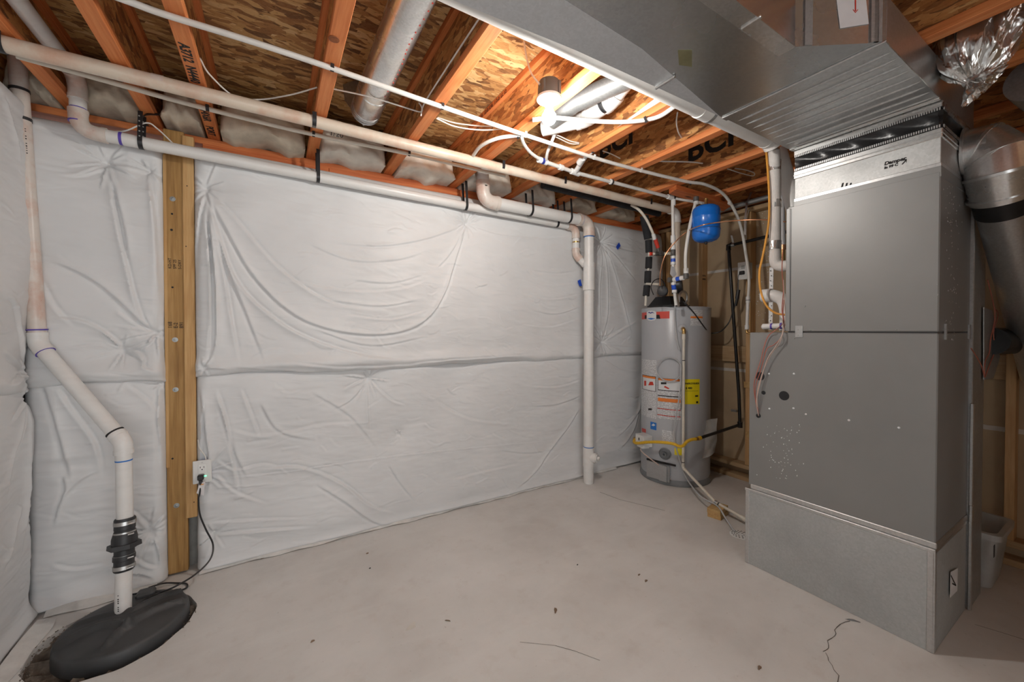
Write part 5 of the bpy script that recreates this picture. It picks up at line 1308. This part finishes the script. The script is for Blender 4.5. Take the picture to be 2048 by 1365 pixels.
obj('valve_window', obox(MB(), c+rad*.0455+up_*.012-tan*.01, rad, tan, up_, .001, .006, .012), M['ink'], gv, smooth=False)
obj('valve_knob', MB().tube([c+rad*.04+tan*.03-up_*.01, c+rad*.06+tan*.03-up_*.01], .014, 16), M['white_plastic'], gv)
c2_, a2_ = cylp(1330, 908, .0); r2 = np.array([math.cos(a2_), math.sin(a2_), 0]); 
obj('drain_recess', MB().lathe([(.052,-.01),(.052,.004),(.044,.010),(.040,.004),(.018,.006),(.018,.030),(.011,.032),(.010,.012)], c2_, r2, 32), M['heater_dark'], wh)
c4, a4_ = cylp(1318, 942, .018); r4 = np.array([math.cos(a4_), math.sin(a4_), 0]); t4 = np.array([-math.sin(a4_), math.cos(a4_), 0])
dr = obj('burner_door', obox(obox(MB(), c4, r4, t4, up_, .006, .105, .070), c4+r4*.012+t4*.055, r4, t4, up_, .012, .035, .068), M['steel_door'] if 'steel_door' in M else M['galv'], wh, smooth=False)
for k in (-.085, .085): obj('door_screw', MB().tube([c4+r4*.004+t4*k, c4+r4*.010+t4*k], .005, 8), M['steel'], dr)
obj('manifold_tube', MB().tube(smooth_path([c+rad*.0-up_*.05, c+rad*.02-up_*.10-tan*.01, c4+r4*.02+t4*.02+up_*.06], 5), .005, 8), M['pale_wire'], wh)
obj('burner_slot', obox(MB(), *( (lambda q: (q[0], np.array([math.cos(q[1]),math.sin(q[1]),0]), np.array([-math.sin(q[1]),math.cos(q[1]),0]), up_))(cylp(1322, 925, .002)) ), .004, .13, .008), M['ink'], wh, smooth=False)
# relief valve and its drain line
c5, a5 = cylp(1365, 658, .0); r5 = np.array([math.cos(a5), math.sin(a5), 0])
obj('relief_escutcheon', MB().lathe([(.040,0),(.038,.004),(.030,.006)], c5, r5, 28), M['heater'], wh)
rv = obj('relief_valve', MB().tube(smooth_path([c5, c5+r5*.03, c5+r5*.048-up_*.008, c5+r5*.052-up_*.045], 5), [.014]*5+[.016]*5+[.015]*6 if False else .015, 14), M['brass'], wh)
o5 = c5 + r5*.052
kk = P(1363, 942, x=o5[0]); k2 = np.array([o5[0], o5[1], P(1363, 935, x=o5[0])[2]])
blk = P(1432, 1006, z=.075); far = P(1492, 1040, z=.045)
rl = pipe_run('relief_drain_pipe', 'thin cream pipe down the front of the heater and across the floor to the drain', 'pipe', [o5-up_*.045, k2, blk, far], .0112, M['cpvc'], bend=1.2, fit=1.2, hub=1.0, n=14)
ring(rl, o5-up_*.065, up_, .0145, .05, M['cpvc']); ring(rl, far-(far-blk)*.04, far-blk, .015, .05, M['cpvc'])
for z in (P(1363, 721, x=o5[0])[2], P(1363, 924, x=o5[0])[2]): ring(rl, (o5[0], o5[1], z), up_, .0125, .006, M['black'], 'tie')
ring(rl, blk, far-blk, .0150, .02, M['steel'], 'pipe_clamp'); ring(rl, blk+(far-blk)*.10, far-blk, .0125, .007, M['black'], 'tie')
# clear hose: from the top, a coil, down beside the drain pipe to the floor drain
hz = lambda u, v, out: cylp(u, v, out)[0]
hp = [hz(1350, 612, .02), hz(1350, 640, .012), hz(1354, 680, .02), hz(1358, 700, .035)]
loop = []
c6, a6 = cylp(1339, 739, .020); t6 = np.array([-math.sin(a6), math.cos(a6), 0]); R6 = .103
for k in range(17):
    th = 1.0 + 2*math.pi*k/16; loop.append(c6 + t6*R6*math.cos(th)*1.0 + up_*R6*math.sin(th) + np.array([math.cos(a6), math.sin(a6), 0])*.006*math.sin(th*.5))
hp2 = [hz(1360, 730, .062), hz(1358, 780, .066), hz(1352, 830, .055), hz(1348, 870, .045), hz(1356, 910, .058), P(1372, 955, x=2.98), P(1400, 992, z=.08), P(1434, 1012, z=.075), P(1450, 1035, z=.05), P(1463, 1055, z=.025), P(1470, 1064, z=.012)]
ho = thing('clear_hose', 'thin clear grey hose looped on the heater front and led to the floor drain', 'hose', hp2[-1])
obj('tube', MB().tube(smooth_path(hp, 6), .0058, 10), M['hose'] if 'hose' in M else M['grey_plastic'], ho); obj('coil', MB().tube(smooth_path(loop, 3), .0058, 10), M['hose'] if 'hose' in M else M['grey_plastic'], ho)
obj('tube', MB().tube(smooth_path(hp2, 6), .0058, 10), M['hose'] if 'hose' in M else M['grey_plastic'], ho)
# wood block and floor drain
wb = P(1425, 1027, z=0); ww = thing('wood_block', 'two stacked offcuts of pale wood propping the drain pipe on the floor', 'wood block', (2.80, 1.70, 0))
bq = np.array([2.765, 1.665, 0]); 
def oblk(z0, z1, rot, dx, dy):
    c, s = math.cos(rot), math.sin(rot); e1 = np.array([c,s,0]); e2 = np.array([-s,c,0]); m = bq+(dx,dy,(z0+z1)/2); return obox(MB(), m, e1, e2, up_, .075, .045, (z1-z0)/2)
obj('offcut', oblk(.001, .031, .20, 0, 0), M['block'], ww, smooth=False); obj('offcut', oblk(.0315, .064, .20, 0, .003), M['block'], ww, smooth=False)
fd = P(1481, 1070, z=.004); dg = thing('floor_drain', 'round white perforated floor drain grate beside the furnace base', 'drain', (fd[0], fd[1], 0))
obj('grate', MB().lathe([(.062,.0005),(.064,.003),(.058,.006),(.01,.006)], (fd[0], fd[1], 0), n=36), M['white_plastic'], dg)
mb = MB()
for r, n in ((.020, 6), (.036, 11), (.050, 16)):
    for k in range(n):
        th = 2*math.pi*k/n; mb.cyl((fd[0]+r*math.cos(th), fd[1]+r*math.sin(th), .0055), (fd[0]+r*math.cos(th), fd[1]+r*math.sin(th), .0066), .0042, 8)
obj('grate_holes', mb, M['ink'], dg, kind='stuff')
# top of the heater: draught blower, motor
bl = thing('vent_blower', 'black vent blower with a round motor on top of the heater', 'blower', (3.05, 2.27, HT))
bx, by = 3.06, 2.30
obj('base_hood', MB().prism([(bx-.15, by-.13, HT+.004), (bx+.10, by-.13, HT+.004), (bx+.10, by+.13, HT+.004), (bx-.15, by+.13, HT+.004)], (0,0,.012)), M['black'], bl)
obj('hood', MB().add([(bx-.15,by-.12,HT+.014),(bx+.09,by-.12,HT+.014),(bx+.09,by+.12,HT+.014),(bx-.15,by+.12,HT+.014),(bx-.10,by-.07,HT+.095),(bx+.07,by-.07,HT+.095),(bx+.07,by+.08,HT+.095),(bx-.10,by+.08,HT+.095)],
    [(0,3,2,1),(4,5,6,7),(0,1,5,4),(1,2,6,5),(2,3,7,6),(3,0,4,7)]), M['black'], bl, smooth=False)
m0 = P(1322, 582, y=2.16); 
obj('motor', MB().lathe([(.030,0),(.040,.006),(.042,.02),(.042,.10),(.034,.108),(.020,.112)], m0+(-.01,-.02,0), (.80,.55,0), 28), M['rubber'], bl)
h0 = P(1352, 575, y=2.22); obj('fan_housing', MB().lathe([(.03,-.03),(.066,-.028),(.070,0),(.066,.028),(.03,.03)], h0+(.04,0,.02), (.5,-.85,.1), 28), M['black'], bl)
obj('outlet_boot', MB().tube([(xe, YU, 1.68), (xe, YU, 1.80)], [.042,.036], 20), M['rubber'], bl)
obj('blower_wire', MB().tube(smooth_path([P(1307, 590, y=2.15), P(1302, 575, y=2.15), P(1308, 562, y=2.15), P(1320, 558, y=2.15), P(1328, 566, y=2.15), P(1330, 575, y=2.15)], 6), .004, 8), M['black'], bl)
obj('flex_conduit', MB().tube(smooth_path([P(1358, 605, y=2.12), P(1359, 590, y=2.12), P(1366, 583, y=2.12), P(1373, 588, y=2.12), P(1374, 600, y=2.12), P(1371, 609, y=2.12)], 6), .009, 10), M['steel'], bl)
# heater cord to the outlet on the stud
co = thing('heater_cord', 'black cord hanging from the heater top and up to the outlet on the stud', 'cord', P(1440, 665, x=3.45))
cpts = [P(1362, 600, y=2.12), P(1370, 607, y=2.09), hz(1385, 626, .02), hz(1405, 655, .02), P(1420, 666, x=3.38), P(1440, 664, x=3.44), P(1456, 648, x=3.5), P(1464, 630, x=3.52), P(1470, 612, x=3.53), P(1474, 596, x=3.53), P(1476, 578, x=3.53), P(1477, 556, x=3.53), P(1480, 546, x=3.53), P(1484, 545, x=3.535)]
obj('cord', MB().tube(smooth_path(cpts, 6), .0052, 8), M['black'], co)
obj('cord_bundle', MB().tube([P(1474, 598, x=3.525), P(1477, 580, x=3.525)], .016, 10).tube([P(1471, 612, x=3.525), P(1475, 596, x=3.525)], .012, 10), M['black'], co); 
obj('plug', MB().box(P(1484, 546, x=3.52)+(-.012,-.022,-.016), P(1484, 546, x=3.52)+(.02,.022,.016), .005), M['black'], co)
a_, b_ = P(1478, 527, x=3.53), P(1495, 557, x=3.53)
ob = thing('wall_outlet', 'white outlet box on the stud right of the black gas pipe', 'outlet', (3.545, (a_[1]+b_[1])/2, b_[2]))
obj('box', MB().box((3.532, b_[1]-.005, b_[2]), (3.598, a_[1]+.003, a_[2]), .003), M['grey_plastic'], ob)
cp_ = obj('cover_plate', MB().box((3.526, b_[1]-.012, b_[2]-.006), (3.533, a_[1]+.010, a_[2]+.006), .003), M['white_plastic'], ob)
obj('socket', MB().box((3.5245, (a_[1]+b_[1])/2-.016, a_[2]-.055), (3.527, (a_[1]+b_[1])/2+.016, a_[2]-.025), .001), M['grey_plastic'], cp_)
for k, (u, y) in enumerate(((1489, 1), (1493, 2))):
    cable('white cable dropping down the stud to the outlet box, %s strand' % ('left' if k == 0 else 'right'), [P(u+5, 420, x=3.585), P(u+1, 440, x=3.585), P(u-1, 490, x=3.585), P(u, 505, x=3.585), P(u+3, 524, x=3.58)])

# ================================================================== plumbing above the heater
YF = 2.45
f0, f1 = P(1085, 370, y=2.46), P(1318, 428, y=2.46)
fo = thing('insulated_pipe', 'black foam covered pipe under the joists turning down in short sleeves to the heater', 'pipe', f0)
obj('foam_sleeve', MB().tube([f0, f0+(f1-f0)*.42], .027, 18), M['foam'], fo); obj('foam_sleeve', MB().tube([f0+(f1-f0)*.425, f1], .027, 18), M['foam'], fo)
YV = 2.42
V_ = [P(1288, 432, y=YV), P(1297, 478, y=YV), P(1297, 481, y=YV), P(1298, 505, y=YV), P(1298, 515, y=YV), P(1297, 537, y=YV), P(1296, 543, y=YV), P(1295, 566, y=YV), P(1294, 572, y=YV), P(1292, 592, y=YV), P(1291, 612, y=YV)]
for i, r in ((0, .038), (2, .031), (4, .030), (6, .030), (8, .030)):
    obj('foam_sleeve', MB().tube([V_[i], V_[i+1]], r, 18), M['foam'], fo)
obj('inner_pipe', MB().tube(V_, .011, 12), M['cpvc'], fo)
# cream hot line with red labels and mixing valve
hl = thing('hot_water_line', 'cream hot water tube with red labels arching down to the mixing valve', 'pipe', P(1310, 495, y=2.30))
H_ = [P(1262, 410, y=2.36), P(1278, 420, y=2.33), P(1292, 438, y=2.31), P(1303, 460, y=2.30), P(1308, 474, y=2.30)]
obj('tube', MB().tube(smooth_path(H_, 6), .0115, 12), M['cpvc'], hl)
ring(hl, H_[-1], (.4,0,-1), .017, .05, M['white_plastic'])
h5, h6 = P(1310, 477, y=2.30), P(1316, 496, y=2.30); obj('red_label', MB().tube([h5, h6], .0165, 14), M['pipe_red'], hl)
h7 = P(1318, 507, y=2.30)
obj('valve_body', MB().tube([h6, h7], .014, 12).tube([P(1309, 508, y=2.30), P(1327, 508, y=2.30)], .018, 12).tube([h7+(0,-.03,0), h7+(0,.02,0)], .02, 12), M['box_grey'], hl)
obj('red_label', MB().tube([P(1300, 508, y=2.32), P(1306, 508, y=2.32)], .015, 12), M['pipe_red'], hl)
obj('tube', MB().tube([P(1296, 508, y=2.34), P(1310, 508, y=2.30)], .0115, 12).tube([P(1327, 508, y=2.30), P(1340, 507, y=2.22)], .0125, 12), M['cpvc'], hl)
obj('side_branch', MB().tube([P(1293, 568, y=2.40), P(1318, 569, y=2.25)], .0105, 12), M['cpvc'], hl)
# cold line: blue labelled fittings
dx_ = q3[0]+.012; dy_ = q3[1]
cw = thing('cold_water_line', 'white cold water line with blue labels dropping to the heater', 'pipe', (dx_, dy_, 1.56))
def dz_(v): return P(1345, v, y=dy_)[2]
obj('pipe', MB().tube([(dx_, dy_, 1.95), (dx_, dy_, dz_(552))], .0125, 12), M['pex'], cw)
obj('tee', MB().tube([(dx_, dy_, dz_(500)), (dx_, dy_, dz_(513))], .019, 14), M['box_grey'], cw)
obj('blue_label', MB().tube([(dx_, dy_, dz_(516)), (dx_, dy_, dz_(526))], .0185, 14), M['pipe_blue'], cw)
for v in (483, 497, 515, 527): ring(cw, (dx_, dy_, dz_(v)), (0,0,1), .0195, .022, M['white_plastic'])
tee = P(1346, 560, y=dy_-.03); te2 = P(1372, 555, y=1.93)
obj('tee', MB().tube([tee+(-.03,.02,0), tee+(.02,0,0)], .021, 14), M['box_grey'], cw)
obj('cross_pipe', MB().tube([tee, te2], .0125, 12), M['pex'], cw)
ct = te2-tee; obj('blue_label', MB().tube([tee+ct*.28, tee+ct*.60], .0175, 14), M['pipe_blue'], cw)
for k in (.18, .72): ring(cw, tee+ct*k, ct, .019, .028, M['white_plastic'])
obj('elbow_fitting', MB().tube([te2+(0,0,-.01), te2+(0,0,.03)], .02, 14), M['box_grey'], cw)
lo = P(1349, 585, y=dy_-.02)
obj('pipe', MB().tube([tee, lo, (lo[0]+.02, lo[1]+.0, HT)], .012, 12), M['pex'], cw); obj('blue_label', MB().tube([P(1347, 570, y=dy_-.025), P(1348.5, 580, y=dy_-.022)], .0185, 14), M['pipe_blue'], cw)
for v in (567, 583): ring(cw, P(1347+(v-567)*.12, v, y=dy_-.024), (0,0,1), .0195, .022, M['white_plastic'])
obj('nipple', MB().tube([P(1352, 588, y=dy_+.0), P(1357, 611, y=dy_+.05)], .012, 12), M['steel'], cw)
tgw = obj('paper_tag', MB().prism([P(1342, 532, y=dy_-.03), P(1349, 535, y=dy_-.03), P(1353, 550, y=dy_-.03), P(1346, 556, y=dy_-.03), P(1340, 548, y=dy_-.03)], (0,-.001,0)), M['paper'], cw, smooth=False)
# looping white tube from the pipe above down to the blue label
lp = thing('white_tube', 'white tube bowing down left of the blue tank', 'pipe', te2)
LP = [P(1392, 402, y=1.90), P(1388, 418, y=1.90), P(1379, 455, y=1.90), P(1372, 500, y=1.905), P(1371, 530, y=1.92), te2+(0,0,.03)]
obj('tube', MB().tube(smooth_path(LP, 6), .0122, 12), M['pex'], lp); ring(lp, LP[0]+(0,0,-.01), (0,0,1), .0185, .04, M['white_plastic']); ring(lp, te2+(0,0,.05), (0,0,1), .0185, .04, M['white_plastic'])
obj('elbow_fitting', MB().tube([LP[0]+(0,0,-.005), LP[0]+(0,.0,.03)], .02, 14), M['box_grey'], lp)
# expansion tank
ex = P(1412, 447, y=1.82); ex = np.array([ex[0], 1.82, 0])
zt1, zb1 = P(1412, 411, y=1.82)[2], P(1412, 484, y=1.82)[2]; Rt = .0985; Ht = zt1-zb1
et = thing('expansion_tank', 'glossy blue expansion tank hanging below the joists', 'tank', (ex[0], ex[1], zb1))
prof = [(.012,-.002),(.05,.0),(.078,.012),(.093,.032),(Rt,.06),(Rt,.085),(Rt*1.015,.088),(Rt*1.015,.093),(Rt,.096),(Rt,Ht*.64),(Rt*1.01,Ht*.65),(Rt*1.01,Ht*.665),(Rt,Ht*.675),(Rt,Ht-.045),(.090,Ht-.022),(.070,Ht-.008),(.02,Ht)]
obj('shell', MB().lathe(prof, (ex[0], ex[1], zb1), n=48), M['tank_blue'], et, angle=40)
obj('seam_line', MB().lathe([(Rt*1.018,.089),(Rt*1.02,.0905),(Rt*1.018,.092)], (ex[0], ex[1], zb1), n=48), M['ink'], et)
obj('air_valve', MB().lathe([(.012,0),(.012,-.012),(.007,-.02)], (ex[0], ex[1], zb1), n=14), M['black'], et)
obj('stem', MB().lathe([(.014,0),(.016,.012),(.012,.02),(.014,.055)], (ex[0], ex[1], zt1-.004), n=14), M['brass'], et)
# plank fixed under the joists, copper line, black gas pipe
bk = [P(1338, 379, z=2.458), P(1353, 369, z=2.458), P(1463, 403, z=2.458), P(1447, 415, z=2.458)]
pk = obj('nailer_board', MB().prism(bk, (0,0,-.036)), M['sill_orange'], smooth=False); tag(pk, 'orange board nailed under the joists above the blue tank', 'board')
cable('thin bare copper tube arching past the blue tank to the wrapped pipe', [P(1320, 572, y=2.12), P(1321, 545, y=2.10), P(1330, 512, y=2.06), P(1350, 485, y=2.0), P(1375, 463, y=1.92), P(1400, 452, y=1.70), P(1430, 446, y=1.62), P(1480, 441, y=1.5), P(1530, 440, y=1.35), P(1572, 444, y=1.2)], .0042, 'copper', 'copper_tube', 'tube', None)
gp = thing('gas_pipe', 'black iron gas pipe down the stud wall and across to the yellow hose', 'pipe', P(1478, 848, x=3.50))
g = [P(1578, 463, x=3.45), P(1457, 492, x=3.52), P(1478, 790, x=3.53), P(1480, 850, x=3.53)]
obj('pipe', MB().tube([g[0], g[1]], .0135, 14).tube([g[1], g[2], g[3]], .0135, 14), M['iron'], gp)
obj('elbow', MB().tube([g[1]+(0,-.035,.008), g[1]+(0,-.0,.0), g[1]+(0,0,-.04)], .021, 14), M['iron'], gp); ring(gp, g[3], (0,0,1), .021, .05, M['iron'], 'tee')
ge = P(1396, 878, x=3.02)
obj('pipe', MB().tube([g[3], ge], .0128, 14), M['iron'], gp)
hd = P(1467, 490, x=3.515); obj('shutoff_tag', MB().ribbon([hd, P(1463, 471, x=3.5)], (0,1,.3), .018, .002), M['galv_bright'], gp); ring(gp, hd, g[1]-g[0], .018, .03, M['galv'], 'clamp')
b1 = P(1472, 822, x=3.53); obj('pipe_bracket', MB().box(b1+(-.02,-.012,-.01), b1+(.02,.035,.01), .002), M['galv'], gp)
yh = thing('gas_hose', 'corrugated yellow gas hose curving from the black pipe to the heater valve', 'hose', ge)
Yp = [ge+(-.0,.0,.0), P(1383, 880, x=2.95), P(1374, 884, x=2.90), P(1366, 892, x=2.86), P(1358, 893, x=2.84), P(1345, 888, x=2.82), P(1320, 885, x=2.80), P(1296, 885, x=2.79), P(1275, 887, x=2.80), P(1268, 884, x=2.83), P(1272, 879, x=2.87)]
sp_ = smooth_path(Yp, 14)
obj('hose', MB().tube(sp_, [.0125 + .0012*math.sin(i*2.1) for i in range(len(sp_))], 14), M['yellow'], yh)
dy = Yp[1]-Yp[0]; obj('nut', MB().tube([ge-dy*.1, ge+dy*.35], .017, 6), M['brass'], yh)
d0 = (g[3]-ge)/np.linalg.norm(g[3]-ge); obj('yellow_collar', MB().tube([ge-d0*.002, ge+d0*.03], .0175, 8), M['yellow'], yh); obj('end_fitting', MB().tube([Yp[-1]+(-.02,0,.0), Yp[-1]+(.02,.03,.0)], .016, 8), M['brass'], yh)
bgp = [P(1391, 848, x=3.16), P(1415, 835, x=3.2), P(1432, 836, x=3.26), P(1430, 905, x=3.26), P(1396, 922, x=3.14)]
A = []
for i in range(13):
    row = []
    for j in range(15):
        s, t = i/12, j/14; top = bgp[0]*(1-s)+bgp[2]*s; bot = bgp[4]*(1-s)+bgp[3]*s; q = top*(1-t)+bot*t
        row.append(q + np.array([-.5,-.85,0])*(.012*math.sin(s*7+t*3)+.008*math.sin(t*9-s*4) + .01))
    A.append(row)
bag = obj('plastic_bag', MB().grid(np.array(A)), M['bag'], angle=60); tag(bag, 'crumpled clear document bag hung on the right side of the heater', 'bag')
# blue tape tabs on the blanket
for (pts, lb_) in (([(1232,494),(1238,485),(1241,492),(1235,500)], 'small blue tape diamond on the blanket near the far corner'), ([(1155,562),(1161,559),(1164,572),(1159,573)], 'small blue tape tab on the blanket beside the drain stack')):
    o = obj('blue_tape', MB().prism([P(u, v, y=2.716) for u, v in pts], (0,-.0012,0)), M['blue_tape'], smooth=False); tag(o, lb_, 'tape')
# ---- thermostat wires on the furnace front
tw = thing('control_wires', 'red and pale control wires looping down the furnace front into a hole', 'wire', P(1517, 832, x=2.352))
for i, (pts, m) in enumerate((([(1568,600),(1566,625),(1567,645),(1552,660),(1537,672),(1528,695),(1522,720),(1514,745),(1508,770),(1510,795),(1515,815),(1517,832)], 'red_wire'), ([(1566,500),(1564,540),(1567,580),(1564,620),(1568,650),(1562,675),(1548,690),(1533,700),(1522,740),(1512,770),(1511,800),(1516,832)], 'red_wire'),
        ([(1565,640),(1566,660),(1560,685),(1545,705),(1532,730),(1522,755),(1514,790),(1517,832)], 'pale_wire'), ([(1567,560),(1569,600),(1571,640),(1565,668),(1551,694),(1536,716),(1526,746),(1518,775),(1513,805),(1517,832)], 'pale_wire'))):
    q = [P(u, v, x=(2.44 if v < 655 else 2.345 - .006*i)) for u, v in pts]; q[-1] = P(1517, 832, x=2.356); obj('wire', MB().tube(smooth_path(q, 5), .0024, 6), M[m], tw)
ol = [P(1530, 282, x=2.5), P(1533, 310, x=2.5), P(1538, 380, x=2.5), P(1538, 440, x=2.5), P(1532, 480, x=2.49), P(1525, 515, x=2.48), P(1519, 545, x=2.47), P(1521, 580, x=2.47), P(1532, 610, x=2.47), P(1550, 626, x=2.48), P(1570, 630, x=2.49)]
cable('orange line running down beside the wrapped pipe to the furnace', ol, .006, 'orange_wire', 'orange_tube', 'tube', None)
vp = thing('valved_pipe', 'grey pipe with copper fitting and brass valve just left of the upper furnace cabinet', 'pipe', P(1566, 480, x=2.70))
obj('pipe', MB().tube([P(1564, 372, x=2.70), P(1566, 490, x=2.70)], .014, 14), M['grey_pipe'] if 'grey_pipe' in M else M['grey_plastic'], vp)
obj('copper_fitting', MB().tube([P(1566, 490, x=2.70), P(1566, 500, x=2.70)], .016, 14), M['copper'], vp); obj('valve', MB().tube([P(1566, 500, x=2.70), P(1566, 525, x=2.70)], .011, 12), M['brass'], vp)
obj('handle', MB().ribbon([P(1556, 514, x=2.69), P(1568, 520, x=2.69)], (1,0,0), .018, .004), M['brass'], vp)
# ---- conduit and bits at the top of the stud wall
cn = thing('conduit', 'grey conduit along the top of the stud wall behind the wrapped pipe', 'pipe', P(1450, 415, x=3.5))
obj('tube', MB().tube([P(1430, 424, x=3.55), P(1545, 392, x=3.55)], .022, 14), M['galv_dull'], cn)
obj('hanger', MB().ribbon([P(1502, 385, x=3.54), P(1494, 406, x=3.53), P(1490, 440, x=3.53), P(1490, 470, x=3.55)], (0,1,.2), .018, .002), M['galv_bright'], cn)

# ---- frosted tote behind the furnace
to = thing('storage_tote', 'frosted plastic storage tote on the floor behind the return duct', 'tote', (3.32, .60, 0))
def tote_ring(x0, x1, y0, y1, z, r=.04, n=6):
    pts = []
    for cx_, cy_, a in ((x1-r, y1-r, 0), (x0+r, y1-r, 1), (x0+r, y0+r, 2), (x1-r, y0+r, 3)):
        for k in range(n+1):
            th = (a + k/n)*math.pi/2; pts.append((cx_+r*math.cos(th), cy_+r*math.sin(th), z))
    return pts + [pts[0]]
TX0, TX1, TY0, TY1 = 3.105, 3.475, .405, .76
rows = [tote_ring(TX0+.06, TX1-.06, TY0+.05, TY1-.05, .004), tote_ring(TX0+.045, TX1-.045, TY0+.04, TY1-.04, .012), tote_ring(TX0+.015, TX1-.015, TY0+.015, TY1-.015, .275), tote_ring(TX0, TX1, TY0, TY1, .28), tote_ring(TX0, TX1, TY0, TY1, .31), tote_ring(TX0+.02, TX1-.02, TY0+.02, TY1-.02, .312), tote_ring(TX0+.05, TX1-.05, TY0+.045, TY1-.045, .018)]
obj('tub', MB().grid(np.array(rows)), M['tote'], to, angle=40)
obj('bottom', MB().prism(tote_ring(TX0+.06, TX1-.06, TY0+.05, TY1-.05, .004)[:-1], (0,0,.006)), M['tote'], to, smooth=False)
q = P(1988, 1095, y=.425); obj('print_mark', MB().box((q[0]-.012, .4235, q[2]-.05), (q[0]+.012, .425, q[2]+.01)), M['ink'], to)

# ---- litter on the floor
def chip(label, u, v, L, W, ang, m='chip', h=.004):
    p = P(u, v, z=0.0); n = 9; V = []
    for k in range(n):
        th = 2*math.pi*k/n; r = 1 + .25*math.sin(3*th+u); x, y = L*math.cos(th)*r, W*math.sin(th)*r
        V.append(p + np.array([x*math.cos(ang)-y*math.sin(ang), x*math.sin(ang)+y*math.cos(ang), .001]))
    mb = MB().add(V + [q*.75 + p*.25 + (0,0,h) for q in V], [tuple(range(n))[::-1], tuple(range(n, 2*n))] + [(i, (i+1) % n, n+(i+1) % n, n+i) for i in range(n)])
    o = obj('debris_chip', mb, M[m]); tag(o, label, 'debris', 'litter on the floor')
chip('largest brown curled chip in the middle of the bare floor', 1111, 1222, .020, .007, .9); chip('reddish chip on the floor facing the furnace', 1292, 1163, .012, .006, .3); chip('small brown flake left of the reddish chip', 1278, 1151, .010, .004, .1)
chip('brown flake near the lower edge of the floor by the crack', 1519, 1337, .013, .006, .2); chip('pale triangular scrap on the floor', 823, 1254, .030, .016, .6, 'tape_white', .001); chip('thin dark sliver on the floor below the blanket', 740, 1138, .006, .002, .2, 'ink')
chip('thin brown splinter on the open floor', 896, 1243, .014, .002, -.7); chip('dark shard by the hem of the large blanket', 849, 1031, .012, .003, -.6, 'ink', .004); chip('dusty dark patch of grit at the furnace base', 1706, 1242, .028, .008, -.9, 'heater_dark', .0012)
chip('small tan flake near the sump cord', 526, 1117, .012, .006, .4); chip('grey flake right of the post', 735, 1108, .008, .004, .2); chip('dark crumb beside the pale scrap', 625, 1284, .009, .005, .3); chip('tiny dark crumb by the heater', 1155, 1131, .005, .002, .1, 'ink')
